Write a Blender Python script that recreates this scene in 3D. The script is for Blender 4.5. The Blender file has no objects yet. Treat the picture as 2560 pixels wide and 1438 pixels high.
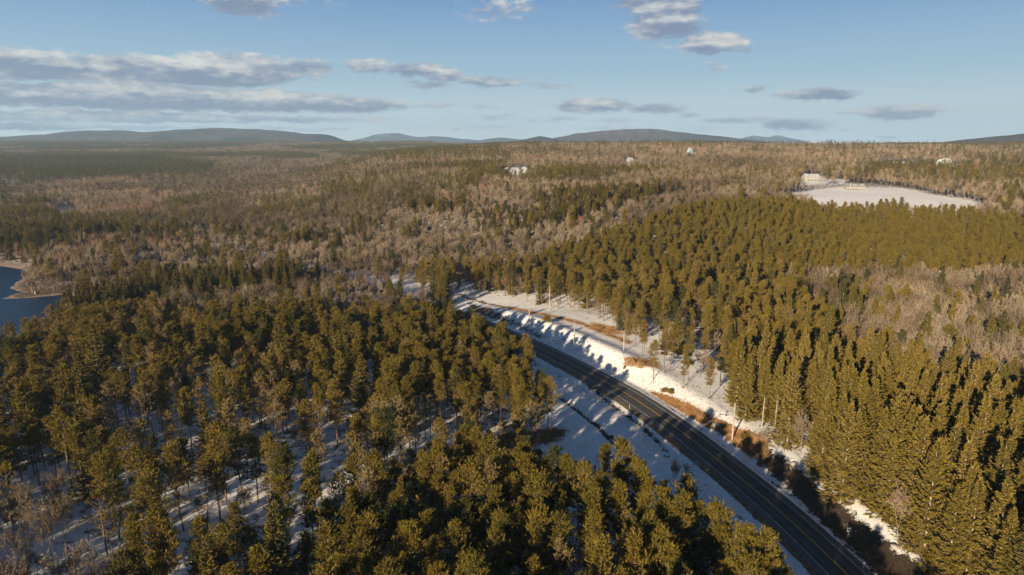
import bpy, math, random
import numpy as np

rng = np.random.default_rng(7)
random.seed(7)
scene = bpy.context.scene
COL = scene.collection

# ------------------------------------------------------------------ camera
CAM_H = 85.0
PITCH = 12.0
FPX = 1706.7                      # focal length in pixels of the 2560 wide photograph
cam_d = bpy.data.cameras.new("camera")
cam = bpy.data.objects.new("camera", cam_d)
COL.objects.link(cam)
cam.location = (0, 0, CAM_H)
cam.rotation_euler = (math.radians(90 - PITCH), 0, 0)
cam_d.sensor_width = 36.0
cam_d.lens = 24.0
cam_d.clip_start = 1.0
cam_d.clip_end = 60000.0
scene.camera = cam

# ------------------------------------------------------------------ light
SUN_EL = 14.5                     # degrees above the horizon
SUN_AZ = 211.0                    # clockwise from the view direction (+Y): behind the camera, to the left
sl = bpy.data.lights.new("sun", 'SUN')
sl.energy = 5.0
sl.angle = math.radians(0.5)
sl.color = (1.0, 0.81, 0.56)
sun = bpy.data.objects.new("sun", sl)
COL.objects.link(sun)
a = math.radians(SUN_AZ)
e = math.radians(SUN_EL)
sun_dir = (math.sin(a) * math.cos(e), math.cos(a) * math.cos(e), math.sin(e))
from mathutils import Vector, Matrix
sun.rotation_euler = Vector(sun_dir).to_track_quat('Z', 'Y').to_euler()

scene.view_settings.view_transform = 'Standard'
scene.view_settings.look = 'None'
scene.view_settings.exposure = 0.97
scene.view_settings.gamma = 1.0
scene.view_settings.use_curve_mapping = False
scene.cycles.max_bounces = 5
scene.cycles.diffuse_bounces = 2
scene.cycles.glossy_bounces = 2
scene.cycles.transmission_bounces = 2
scene.cycles.volume_bounces = 1
scene.cycles.transparent_max_bounces = 4
scene.cycles.use_adaptive_sampling = True
scene.cycles.adaptive_threshold = 0.02
scene.cycles.use_denoising = True


# ------------------------------------------------------------------ node helpers
class NT:
    """small helper for building node trees"""
    def __init__(self, tree):
        self.t = tree
        self.t.nodes.clear()

    def n(self, kind, **kw):
        nd = self.t.nodes.new(kind)
        for k, v in kw.items():
            setattr(nd, k, v)
        return nd

    def link(self, a, b):
        self.t.links.new(a, b)

    def put(self, sock, v):
        if isinstance(v, bpy.types.NodeSocket):
            self.t.links.new(v, sock)
        elif v is not None:
            sock.default_value = v

    def math(self, op, a, b=None, c=None, clamp=False):
        nd = self.n('ShaderNodeMath', operation=op, use_clamp=clamp)
        self.put(nd.inputs[0], a)
        if b is not None:
            self.put(nd.inputs[1], b)
        if c is not None:
            self.put(nd.inputs[2], c)
        return nd.outputs[0]

    def vmath(self, op, a, b=None, c=None):
        nd = self.n('ShaderNodeVectorMath', operation=op)
        self.put(nd.inputs[0], a)
        if b is not None:
            self.put(nd.inputs[1], b)
        if c is not None:
            self.put(nd.inputs[2], c)
        return nd.outputs['Value'] if op in ('LENGTH', 'DOT_PRODUCT', 'DISTANCE') else nd.outputs[0]

    def mr(self, v, a, b, c=0.0, d=1.0, kind='SMOOTHSTEP'):
        nd = self.n('ShaderNodeMapRange', interpolation_type=kind, clamp=True)
        self.put(nd.inputs[0], v)
        for i, x in enumerate((a, b, c, d)):
            self.put(nd.inputs[1 + i], x)
        return nd.outputs[0]

    def mix(self, f, a, b, blend='MIX'):
        nd = self.n('ShaderNodeMix', data_type='RGBA', blend_type=blend)
        self.put(nd.inputs[0], f)
        self.put(nd.inputs[6], a)
        self.put(nd.inputs[7], b)
        return nd.outputs[2]

    def noise(self, vec, scale, detail=3.0, rough=0.55, lac=2.0, dist=0.0):
        nd = self.n('ShaderNodeTexNoise')
        self.put(nd.inputs['Vector'], vec)
        nd.inputs['Scale'].default_value = scale
        nd.inputs['Detail'].default_value = detail
        nd.inputs['Roughness'].default_value = rough
        nd.inputs['Lacunarity'].default_value = lac
        nd.inputs['Distortion'].default_value = dist
        return nd.outputs[0]


def rgb(r, g, b):
    return (r, g, b, 1.0)


# ------------------------------------------------------------------ world: sky with rows of cloud
world = bpy.data.worlds.new("World")
scene.world = world
world.use_nodes = True
w = NT(world.node_tree)
out = w.n('ShaderNodeOutputWorld')
bg = w.n('ShaderNodeBackground')
bg.inputs[1].default_value = 0.095
sky = w.n('ShaderNodeTexSky', sky_type='NISHITA')
sky.sun_disc = False
sky.sun_elevation = math.radians(SUN_EL)
sky.sun_rotation = math.radians(SUN_AZ)
sky.altitude = 400
sky.air_density = 1.0
sky.dust_density = 0.6
sky.ozone_density = 1.5
tc = w.n('ShaderNodeTexCoord')
sep = w.n('ShaderNodeSeparateXYZ')
w.link(tc.outputs['Generated'], sep.inputs[0])
dx, dy, dz = sep.outputs
az = w.math('ARCTAN2', dx, dy)
el = w.math('ARCSINE', dz, clamp=False)
azd = w.math('MULTIPLY', az, 57.2958)
eld = w.math('MULTIPLY', el, 57.2958)
comb = w.n('ShaderNodeCombineXYZ')
w.link(azd, comb.inputs[0])
w.link(eld, comb.inputs[1])
P = comb.outputs[0]


def px_dir(px, py):
    """direction (azimuth, elevation in degrees) of a place in the sky"""
    x = (px - 1280) / FPX
    v = (py - 719) / FPX
    c, s = math.cos(math.radians(PITCH)), math.sin(math.radians(PITCH))
    d = Vector((x, c - v * s, -s - v * c)).normalized()
    return math.degrees(math.atan2(d.x, d.y)), math.degrees(math.asin(d.z))


# cloud bodies: centre, half width, half height (places read off the photograph), weight
BLOBS = [
    (60, 165, 260, 42, 1.0), (300, 172, 230, 40, 1.0), (470, 182, 210, 36, 1.1), (590, 178, 150, 48, 1.1), (130, 150, 160, 26, .7),
    (765, 168, 80, 24, .75), (770, 195, 70, 12, .4), (925, 165, 75, 19, .75), (1040, 175, 85, 22, .8), (1110, 190, 60, 20, .8), (1065, 212, 85, 16, .6),
    (1220, 205, 110, 17, .7), (1370, 214, 90, 13, .5), (0, 190, 30, 10, .6),
    (40, 235, 300, 34, 1.0), (340, 243, 330, 38, 1.15), (620, 252, 300, 32, 1.1), (860, 262, 170, 26, .9), (985, 266, 80, 14, .5),
    (60, 290, 260, 16, .8), (330, 292, 350, 18, .9), (640, 298, 300, 14, .7), (30, 315, 200, 14, .8), (300, 318, 300, 10, .6), (700, 322, 380, 9, .45),
    (1090, 262, 80, 10, .5), (1220, 264, 60, 10, .45), (1240, 290, 90, 13, .5), (1150, 318, 260, 12, .45), (930, 298, 80, 9, .4),
    (1400, 300, 130, 10, .5), (1480, 264, 110, 20, .95), (1640, 272, 90, 16, .7), (1715, 288, 36, 9, .6), (1530, 300, 70, 8, .5), (1580, 320, 320, 9, .45),
    (1840, 300, 110, 9, .65), (1990, 312, 85, 17, .9), (1700, 328, 160, 8, .35),
    (1890, 222, 38, 12, .6), (2045, 236, 95, 17, .9), (2250, 281, 90, 19, .9), (2130, 281, 40, 7, .5), (2230, 340, 70, 6, .5), (2110, 325, 30, 5, .4),
    (1650, 58, 80, 38, 1.0), (1700, 20, 60, 55, .8), (1700, 68, 70, 26, .8), (1780, 108, 75, 28, 1.0), (1850, 122, 60, 16, .5), (1795, 168, 45, 16, .5),
    (1640, -10, 110, 45, .9), (610, 14, 90, 26, .9), (820, 14, 40, 22, .4), (1230, 22, 110, 30, .5), (1310, 18, 50, 22, .5), (1480, -5, 140, 14, .45), (560, -15, 220, 26, .7),
    (1640, 116, 60, 10, .3),
]
wn = w.noise(w.vmath('MULTIPLY', P, (0.95, 2.1, 1.0)), 1.0, 8.0, 0.62)
wn3 = w.noise(w.vmath('MULTIPLY', P, (0.22, 1.0, 1.0)), 1.0, 3.0, 0.5)
wn2 = w.noise(w.vmath('MULTIPLY', P, (0.12, 0.5, 1.0)), 1.0, 4.0, 0.6)
warp = w.n('ShaderNodeTexNoise')
warp.inputs['Scale'].default_value = 1.0
warp.inputs['Detail'].default_value = 3.0
w.link(w.vmath('MULTIPLY', P, (0.7, 1.2, 1.0)), warp.inputs['Vector'])
wp = w.vmath('MULTIPLY_ADD', w.vmath('SUBTRACT', warp.outputs['Color'], (0.5, 0.5, 0.5)), (1.5, 0.55, 0.0), P)
dens, shad = None, None
wsep = w.n('ShaderNodeSeparateXYZ')
w.link(wp, wsep.inputs[0])
for (cx, cy, rx, ry, wt) in BLOBS:
    c_az, c_el = px_dir(cx, cy)
    s_az = rx * 1.22 / FPX * 57.3
    s_el = ry * (1.22 if rx < 140 else 1.02) / FPX * 57.3
    cur = w.n('ShaderNodeCombineXYZ')          # carries the sum so far, so the bodies are worked out one after another
    w.link(wsep.outputs[0], cur.inputs[0])
    w.link(wsep.outputs[1], cur.inputs[1])
    if shad is not None:
        w.link(shad, cur.inputs[2])
    d = w.vmath('MULTIPLY_ADD', cur.outputs[0], (1 / s_az, 1 / s_el, 0.0), (-c_az / s_az, -c_el / s_el, 0.0))
    fall = w.mr(w.vmath('LENGTH', d), 0.15, 1.25, wt, 0.0)
    sy = w.n('ShaderNodeSeparateXYZ')
    w.link(d, sy.inputs[0])
    ss = w.math('MULTIPLY', sy.outputs[1], fall)
    dens = fall if dens is None else w.math('MAXIMUM', dens, fall)
    shad = ss if shad is None else w.math('ADD', shad, ss)
# loose cloud rows outside the frame, of the same kind as those in view
gen = w.math('MULTIPLY', w.mr(wn2, 0.58, 0.72, 0.0, 0.8), w.mr(eld, 14.0, 32.0, 1.0, 0.0))
side = w.math('MAXIMUM', w.mr(w.math('ABSOLUTE', azd), 38.0, 48.0), w.mr(eld, 14.0, 20.0))
gen = w.math('MULTIPLY', w.math('MULTIPLY', gen, side), w.mr(eld, 0.0, 2.0))
dens = w.math('MAXIMUM', dens, gen)
dd = w.math('ADD', dens, w.math('ADD', w.math('MULTIPLY', w.math('SUBTRACT', wn, 0.5), 1.0), w.math('MULTIPLY', w.math('SUBTRACT', wn3, 0.5), 0.9)))
alpha = w.math('MULTIPLY', w.mr(dd, 0.28, 0.66), 0.93)
alpha = w.math('MULTIPLY', alpha, w.mr(dens, 0.02, 0.3))
lit = w.math('ADD', w.math('MULTIPLY', shad, 0.5), w.math('ADD', w.math('MULTIPLY', w.math('SUBTRACT', wn, 0.45), 1.5), w.math('MULTIPLY', w.math('SUBTRACT', wn3, 0.5), 2.4)))
litf = w.mr(lit, -0.35, 0.85)
# colours are in the sky's own units (before the strength)
ccol = w.mix(litf, rgb(1.15, 1.48, 2.15), rgb(4.3, 4.25, 4.0))
# thin winter haze whitens the low sky all round
g1 = w.mix(w.mr(eld, 0.0, 5.0, kind='LINEAR'), rgb(4.5, 5.1, 5.1), rgb(2.05, 3.0, 3.7))
g2 = w.mix(w.mr(eld, 5.0, 12.0, kind='LINEAR'), g1, rgb(0.66, 1.5, 2.95))
g3 = w.mix(w.mr(eld, 12.0, 36.0, kind='LINEAR'), g2, rgb(0.08, 0.25, 0.68))
base = w.mix(w.mr(eld, 10.0, 60.0, 0.97, 0.97), sky.outputs[0], g3)
final = w.mix(alpha, base, ccol)
w.link(final, bg.inputs[0])
w.link(bg.outputs[0], out.inputs[0])


# ------------------------------------------------------------------ terrain
def sstep(x, a, b):
    t = np.clip((x - a) / (b - a), 0, 1)
    return t * t * (3 - 2 * t)


_perm = np.random.default_rng(3).random((256, 256))


def vnoise(x, y):
    xi = np.floor(x).astype(int)
    yi = np.floor(y).astype(int)
    fx = x - xi
    fy = y - yi
    fx = fx * fx * (3 - 2 * fx)
    fy = fy * fy * (3 - 2 * fy)
    g = lambda i, j: _perm[i & 255, j & 255]
    return (g(xi, yi) * (1 - fx) + g(xi + 1, yi) * fx) * (1 - fy) + (g(xi, yi + 1) * (1 - fx) + g(xi + 1, yi + 1) * fx) * fy


def fbm(x, y, oct=4):
    s, a, t = 0, 1, 0
    for i in range(oct):
        s = s + a * vnoise(x * 2 ** i + 17.3 * i, y * 2 ** i + 9.1 * i)
        t += a
        a *= 0.5
    return s / t


def px_flat(px, py, z=0.0):
    """place on a level z that lies in the direction of a pixel of the photograph"""
    px = np.asarray(px, float)
    py = np.asarray(py, float)
    v = (py - 719) / FPX
    c, s = math.cos(math.radians(PITCH)), math.sin(math.radians(PITCH))
    down = s + v * c
    t = (CAM_H - z) / down
    return np.stack([(px - 1280) / FPX * t, (c - v * s) * t], -1)


ROAD_PX = [(2380, 1690), (2119, 1438), (1954, 1282), (1800, 1155), (1706, 1081), (1661, 1048), (1575, 990), (1491, 943), (1405, 898), (1326, 860),
           (1245, 826), (1150, 789)]
road = [tuple(p) for p in px_flat([p[0] for p in ROAD_PX], [p[1] for p in ROAD_PX])]
d0 = np.array(road[0]) - np.array(road[1])
d0 /= np.linalg.norm(d0)
road = [tuple(np.array(road[0]) + d0 * k) for k in (240, 120, 50)] + road
road += [(-62, 372), (-108, 418), (-160, 468), (-219, 525), (-290, 580), (-380, 625), (-490, 665), (-620, 700)]
road = np.array(road)


def catmull(pts, step=2.5):
    res = []
    n = len(pts)
    for i in range(n - 1):
        p0 = pts[max(i - 1, 0)]
        p1, p2 = pts[i], pts[i + 1]
        p3 = pts[min(i + 2, n - 1)]
        m1, m2 = (p2 - p0) / 2, (p3 - p1) / 2
        k = max(2, int(np.linalg.norm(p2 - p1) / step))
        t = np.linspace(0, 1, k, endpoint=False)[:, None]
        res.append((2 * t**3 - 3 * t**2 + 1) * p1 + (t**3 - 2 * t**2 + t) * m1 + (-2 * t**3 + 3 * t**2) * p2 + (t**3 - t**2) * m2)
    res.append(pts[-1:])
    return np.concatenate(res)


RC = catmull(road)
for _ in range(12):               # smooth the curve
    RC[1:-1] = RC[1:-1] * .5 + (RC[:-2] + RC[2:]) * .25
RT = np.gradient(RC, axis=0)
RT /= np.linalg.norm(RT, axis=1)[:, None]
RN = np.stack([RT[:, 1], -RT[:, 0]], -1)      # to the right of the road, walking away from the camera


def road_d(X, Y):
    """signed distance from the road's centre line (right positive)"""
    sh = X.shape
    p = np.stack([X.ravel(), Y.ravel()], -1)
    best = np.full(len(p), 1e9)
    sgn = np.zeros(len(p))
    idx = np.where((p[:, 0] > -520) & (p[:, 0] < 420) & (p[:, 1] < 1120) & (p[:, 1] > -220))[0]
    Q = p[idx]
    C = RC[::2]
    N = RN[::2]
    T = RT[::2]
    for s in range(0, len(Q), 20000):
        q = Q[s:s + 20000]
        d2 = ((q[:, None, :] - C[None]) ** 2).sum(-1)
        k = d2.argmin(1)
        df = q - C[k]
        n = (df * N[k]).sum(-1)
        t = (df * T[k]).sum(-1)
        tt = np.where(np.abs(t) < 6, 0, t)
        dd = np.sqrt(n * n + tt * tt)
        best[idx[s:s + 20000]] = dd
        sgn[idx[s:s + 20000]] = np.sign(n)
    return (best * np.where(sgn == 0, 1, sgn)).reshape(sh)


LAKE_Z = -2.6


def inpoly(px, py, poly):
    poly = np.asarray(poly, float)
    r = np.zeros(px.shape, bool)
    j = len(poly) - 1
    for i in range(len(poly)):
        xi, yi = poly[i]
        xj, yj = poly[j]
        c = ((yi > py) != (yj > py)) & (px < (xj - xi) * (py - yi) / (yj - yi + 1e-12) + xi)
        r ^= c
        j = i
    return r


def seg_dist(X, Y, line):
    line = np.asarray(line, float)
    best = np.full(X.shape, 1e9)
    for i in range(len(line) - 1):
        a, b = line[i], line[i + 1]
        ab = b - a
        t = np.clip(((X - a[0]) * ab[0] + (Y - a[1]) * ab[1]) / (ab @ ab), 0, 1)
        best = np.minimum(best, np.hypot(X - a[0] - t * ab[0], Y - a[1] - t * ab[1]))
    return best


def poly_sd(X, Y, poly):
    """distance to a polygon's edge, negative inside"""
    p = np.asarray(poly, float)
    d = seg_dist(X, Y, np.concatenate([p, p[:1]]))
    return np.where(inpoly(X, Y, p), -d, d)


# the shore of the lake: two pieces of water with a spit between them
SHORE = px_flat([-900, -500, 0, 40, 72, 76, 70, 62, 48, 34, 44, 62, 40, 10, 60, 120, 190, 190, 150, 110, 60, 20, -100, -500, -1100],
                [650, 652, 664, 668, 674, 682, 692, 698, 712, 719, 721, 730, 736, 747, 745, 739, 731, 760, 800, 850, 880, 900, 960, 1080, 1200], LAKE_Z)

PY_ = np.array([-2000, 300, 340, 400, 480, 560, 640, 720, 900, 1200, 1600, 2100, 2700, 3500, 6000, 30000.])
PZ_ = np.array([0, 0, 2.0, 8, 19, 30, 36, 39, 43, 52, 62, 70, 66, 50, 35, 30.])
QY_ = np.array([-2000, 1200, 2000, 3000, 4200, 5200, 6500, 9000, 30000.])
QZ_ = np.array([0, 0, 9, 24, 50, 68, 80, 70, 60.])


KNOLLS = []
XR_Y = np.array([300, 372, 418, 468, 525, 596, 680, 780, 900, 1040, 2500.])
XR_X = np.array([-60, -62, -108, -160, -219, -275, -320, -360, -395, -440, -900.])


def terrain(X, Y, fine=True, rd=None):
    X = np.asarray(X, float)
    Y = np.asarray(Y, float)
    m = sstep(X, -820 + 0 * Y, 40.0)
    xr = np.interp(Y, XR_Y, XR_X)
    m = m * sstep(X - xr, 15, 300)
    near = sstep(Y, 330, 700)
    # close by, the hill begins to the right of the road
    m = m * near + (1 - near) * sstep(X, -60, 80)
    z = np.interp(Y, PY_, PZ_) * m + np.interp(Y, QY_, QZ_) * (1 - m)
    big = (fbm(X / 420 + 31, Y / 420 + 5) - 0.5) * sstep(Y, 700, 2000) * 20
    mid = (fbm(X / 110 + 3, Y / 110 + 50) - 0.5) * sstep(Y, 330, 700) * 5
    z = z + big * (0.5 + 0.5 * m) + mid
    for kx, ky, kh, kr in KNOLLS:
        z = z + kh * np.exp(-((X - kx) ** 2 + (Y - ky) ** 2) / kr ** 2)
    if rd is None:
        rd = road_d(X, Y)
    # lake basin
    q = poly_sd(X, Y, SHORE) if np.any((X < 0) & (Y < 900)) else np.full(X.shape, 1e9)
    flat = sstep(q, 0, 160)
    z = np.where(X < 0, z * (0.3 + 0.7 * flat), z)
    z = z - 2.2 * (1 - sstep(q, 0, 60)) - 1.6 * (1 - sstep(q, -14, 4)) - 3 * (1 - sstep(q, -60, -10))
    # shape of the verges
    ad = np.abs(rd)
    nearf = 1 - sstep(Y, 305, 360)
    right = (-0.55 * np.exp(-((rd - 8.6) / 1.8) ** 2) + 2.6 * sstep(rd, 9, 19)) * (rd > 0)
    mound = 1.3 * np.exp(-((rd - 19) / 5.0) ** 2) * sstep(Y, 215, 260) * (rd > 0)
    left = (-0.5 * np.exp(-((rd + 9.5) / 2.0) ** 2) - 0.9 * sstep(-rd, 10, 26)) * (rd < 0)
    dch = -0.55 * np.exp(-(seg_dist(X, Y, DITCH) / 1.1) ** 2)
    rel = (fbm(X / 14, Y / 14) - 0.5) * 0.5 + (fbm(X / 4.5 + 7, Y / 4.5) - 0.5) * 0.16
    z = z + (right + mound + left + dch) * nearf + rel * sstep(ad, 7, 14) * (1 - sstep(Y, 900, 1400))
    # road bed: follows the smooth ground below it
    bed = road_z(Y) - 0.12
    k = sstep(ad, 5.6, 8.5)
    zz = bed * (1 - k) + z * k
    return np.where(Y < 1040, zz, z)


def road_z(Y):
    return np.interp(Y, [-500, 400, 560, 760, 1100], [0, 0, .5, .5, .5])


DITCH = px_flat([1395, 1430, 1465, 1490, 1512, 1532, 1555, 1600, 1650], [985, 1010, 1036, 1056, 1078, 1098, 1118, 1160, 1215])
TUFTLINE = px_flat([1350, 1400, 1450, 1500, 1550, 1600, 1640, 1665], [890, 912, 945, 985, 1025, 1060, 1095, 1125])
BROOK = px_flat([1150, 1166, 1215, 1280, 1330, 1390, 1440, 1477, 1530, 1570], [733, 741, 756, 772, 785, 800, 812, 824, 846, 862], 1.5)


def px_ground(px, py):
    """place on the terrain seen at a pixel of the photograph"""
    v = (py - 719) / FPX
    c, s = math.cos(math.radians(PITCH)), math.sin(math.radians(PITCH))
    d = np.array([(px - 1280) / FPX, c - v * s, -s - v * c])
    t = np.concatenate([np.arange(60, 600, 1.0), np.arange(600, 3000, 4.0), np.arange(3000, 9000, 20.0)])
    X, Y, Z = d[0] * t, d[1] * t, CAM_H + d[2] * t
    h = terrain(X, Y)
    k = np.argmax(Z < h)
    if k == 0:
        k = len(t) - 1
    return float(X[k]), float(Y[k]), float(h[k])


def project(X, Y, Z):
    c, s = math.cos(math.radians(PITCH)), math.sin(math.radians(PITCH))
    zc = Y * c - (Z - CAM_H) * s
    yc = Y * s + (Z - CAM_H) * c
    zc = np.where(zc < 1, 1, zc)
    return 1280 + FPX * X / zc, 719 - FPX * yc / zc


# houses: photo pixels of the foot of the front wall, width in metres, height of the knoll they stand on
HOUSES = dict(mansion=(2144, 478, 27, 0), villa=(2030, 455, 17, 2.5), hill_house=(2366, 414, 20, 7), tall_house=(1727, 386, 9, 6), cottage=(1577, 405, 9, 6), shed=(1280, 433, 16, 7),
              barn=(1313, 432, 9, 7), small_barn=(1300, 435, 8, 7), valley_house=(372, 394, 16, 8))
HOUSE_G, new_knolls = {}, []
for hk, (hx, hy, hw, hb) in HOUSES.items():
    g0 = px_ground(hx, hy)
    g1 = px_ground(hx, hy + hb * FPX / math.hypot(g0[0], g0[1]))
    HOUSE_G[hk] = [g1[0], g1[1], g1[2], hw]
    if hb:
        new_knolls.append((g1[0], g1[1], hb, 42 + hw))
KNOLLS.extend(new_knolls[:5] + new_knolls[7:])     # the three farm buildings share one knoll
for g in HOUSE_G.values():
    g[2] = float(terrain(np.array([g[0]]), np.array([g[1]]))[0])
HOUSE_XY = [(g[0], g[1], g[3]) for g in HOUSE_G.values()]


# ------------------------------------------------------------------ mesh helpers
def mesh_from(name, V, F, mats, midx=None, smooth=False):
    """V (n,3); F list/array of faces (all of one size, or list of arrays)"""
    me = bpy.data.meshes.new(name)
    if isinstance(F, np.ndarray):
        F = [F]
    nl = sum(f.size for f in F)
    nf = sum(len(f) for f in F)
    me.vertices.add(len(V))
    me.vertices.foreach_set('co', np.asarray(V, np.float32).ravel())
    me.loops.add(nl)
    me.loops.foreach_set('vertex_index', np.concatenate([f.ravel() for f in F]).astype(np.int32))
    me.polygons.add(nf)
    sizes = np.concatenate([np.full(len(f), f.shape[1]) for f in F])
    me.polygons.foreach_set('loop_start', np.concatenate([[0], np.cumsum(sizes)[:-1]]).astype(np.int32))
    for m in mats:
        me.materials.append(m)
    if midx is not None:
        me.polygons.foreach_set('material_index', np.asarray(midx, np.int32))
    if smooth:
        me.polygons.foreach_set('use_smooth', np.ones(nf, bool))
    me.update()
    me.validate()
    return me


class MB:
    """collects pieces for ONE mesh"""
    def __init__(self):
        self.v, self.f, self.m, self.n = [], [], [], 0

    def add(self, V, F, m=0):
        V = np.asarray(V, float)
        for f in F:
            self.f.append([i + self.n for i in f])
            self.m.append(m)
        self.v.append(V)
        self.n += len(V)

    def box(self, x0, x1, y0, y1, z0, z1, m=0):
        V = [(x, y, z) for z in (z0, z1) for y in (y0, y1) for x in (x0, x1)]
        self.add(V, [(0, 2, 3, 1), (4, 5, 7, 6), (0, 1, 5, 4), (2, 6, 7, 3), (0, 4, 6, 2), (1, 3, 7, 5)], m)

    def tube(self, pts, rad, sides=6, m=0, cap=True):
        pts = np.asarray(pts, float)
        n = len(pts)
        rad = np.broadcast_to(np.asarray(rad, float), (n,))
        T = np.gradient(pts, axis=0)
        T /= np.linalg.norm(T, axis=1)[:, None] + 1e-9
        ref = np.array([0, 0, 1.0]) if abs(T[0, 2]) < 0.8 else np.array([1.0, 0, 0])
        A = np.cross(T, ref)
        A /= np.linalg.norm(A, axis=1)[:, None] + 1e-9
        B = np.cross(T, A)
        an = np.arange(sides) / sides * 2 * math.pi
        V = pts[:, None] + rad[:, None, None] * (A[:, None] * np.cos(an)[None, :, None] + B[:, None] * np.sin(an)[None, :, None])
        F = []
        for i in range(n - 1):
            for j in range(sides):
                k = (j + 1) % sides
                F.append((i * sides + j, i * sides + k, (i + 1) * sides + k, (i + 1) * sides + j))
        if cap:
            F.append(tuple(range(sides))[::-1])
            F.append(tuple((n - 1) * sides + j for j in range(sides)))
        self.add(V.reshape(-1, 3), F, m)

    def gable(self, x0, x1, y0, y1, z0, z1, m=0, axis='x', over=0.0):
        """gable roof, a closed prism"""
        x0 -= over; x1 += over; y0 -= over; y1 += over
        if axis == 'x':
            ym = (y0 + y1) / 2
            V = [(x0, y0, z0), (x1, y0, z0), (x1, y1, z0), (x0, y1, z0), (x0, ym, z1), (x1, ym, z1)]
            F = [(0, 3, 2, 1), (0, 1, 5, 4), (2, 3, 4, 5), (0, 4, 3), (1, 2, 5)]
        else:
            xm = (x0 + x1) / 2
            V = [(x0, y0, z0), (x1, y0, z0), (x1, y1, z0), (x0, y1, z0), (xm, y0, z1), (xm, y1, z1)]
            F = [(0, 3, 2, 1), (0, 4, 5, 3), (1, 2, 5, 4), (0, 1, 4), (3, 5, 2)]
        self.add(V, F, m)

    def mesh(self, name, mats, smooth=False):
        me = bpy.data.meshes.new(name)
        V = np.concatenate(self.v)
        me.from_pydata(V.tolist(), [], self.f)
        for mt in mats:
            me.materials.append(mt)
        me.polygons.foreach_set('material_index', np.array(self.m, np.int32))
        if smooth:
            me.polygons.foreach_set('use_smooth', np.ones(len(self.f), bool))
        me.update()
        return me


def link(name, me, parent=None, loc=None, rz=None, sc=None, **props):
    o = bpy.data.objects.new(name, me)
    COL.objects.link(o)
    if parent is not None:
        o.parent = parent
    if loc is not None:
        o.location = loc
    if rz is not None:
        o.rotation_euler = (0, 0, rz)
    if sc is not None:
        o.scale = sc if hasattr(sc, '__len__') else (sc, sc, sc)
    for k, v in props.items():
        if v is not None:
            o[k] = v
    return o


def thing(name, label, cat, loc=(0, 0, 0), rz=0.0, sc=1.0, group=None):
    return link(name, None, None, loc, rz, sc, label=label, category=cat, group=group)


# ------------------------------------------------------------------ materials
def new_mat(name):
    m = bpy.data.materials.new(name)
    m.use_nodes = True
    t = NT(m.node_tree)
    o = t.n('ShaderNodeOutputMaterial')
    b = t.n('ShaderNodeBsdfPrincipled')
    t.link(b.outputs[0], o.inputs[0])
    b.inputs['Specular IOR Level'].default_value = 0.25
    return m, t, b


def simple_mat(name, col, rough=0.7, var=0.25, scale=3.0, metal=0.0):
    m, t, b = new_mat(name)
    g = t.n('ShaderNodeTexCoord')
    nz = t.noise(g.outputs['Object'], scale, 4.0)
    c = t.mix(t.mr(nz, 0.3, 0.7), rgb(*[x * (1 - var) for x in col]), rgb(*[min(1, x * (1 + var)) for x in col]))
    t.link(c, b.inputs['Base Color'])
    b.inputs['Roughness'].default_value = rough
    b.inputs['Metallic'].default_value = metal
    return m


def foliage_mat(name, stops, transl=0.2):
    """needles or twigs: tone 0..1 (set per tree) picks the colour, every tree a little different"""
    m, t, b = new_mat(name)
    at = t.n('ShaderNodeAttribute', attribute_type='INSTANCER', attribute_name='tone')
    oi = t.n('ShaderNodeObjectInfo')
    g = t.n('ShaderNodeTexCoord')
    nz = t.noise(g.outputs['Object'], 0.55, 3.0)
    f = t.math('ADD', at.outputs['Fac'], t.math('MULTIPLY', t.math('SUBTRACT', nz, 0.5), 0.35))
    f = t.math('ADD', f, t.math('MULTIPLY', t.math('SUBTRACT', oi.outputs['Random'], 0.5), 0.12), clamp=True)
    cr = t.n('ShaderNodeValToRGB')
    cr.color_ramp.elements[0].position = stops[0][0]
    cr.color_ramp.elements[0].color = rgb(*stops[0][1])
    cr.color_ramp.elements[1].position = stops[-1][0]
    cr.color_ramp.elements[1].color = rgb(*stops[-1][1])
    for p, c in stops[1:-1]:
        el_ = cr.color_ramp.elements.new(p)
        el_.color = rgb(*c)
    t.link(f, cr.inputs[0])
    nz2 = t.noise(g.outputs['Object'], 2.2, 2.0)
    br = t.math('ADD', 0.62, t.math('MULTIPLY', nz2, 0.76))
    hs = t.n('ShaderNodeHueSaturation')
    t.link(cr.outputs[0], hs.inputs['Color'])
    t.link(br, hs.inputs['Value'])
    t.link(hs.outputs[0], b.inputs['Base Color'])
    b.inputs['Roughness'].default_value = 0.65
    b.inputs['Specular IOR Level'].default_value = 0.15
    if transl > 0:
        tr = t.n('ShaderNodeBsdfTranslucent')
        t.link(hs.outputs[0], tr.inputs[0])
        mx = t.n('ShaderNodeMixShader')
        mx.inputs[0].default_value = transl
        t.link(b.outputs[0], mx.inputs[1])
        t.link(tr.outputs[0], mx.inputs[2])
        o = [n for n in t.t.nodes if n.type == 'OUTPUT_MATERIAL'][0]
        t.link(mx.outputs[0], o.inputs[0])
    return m


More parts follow.
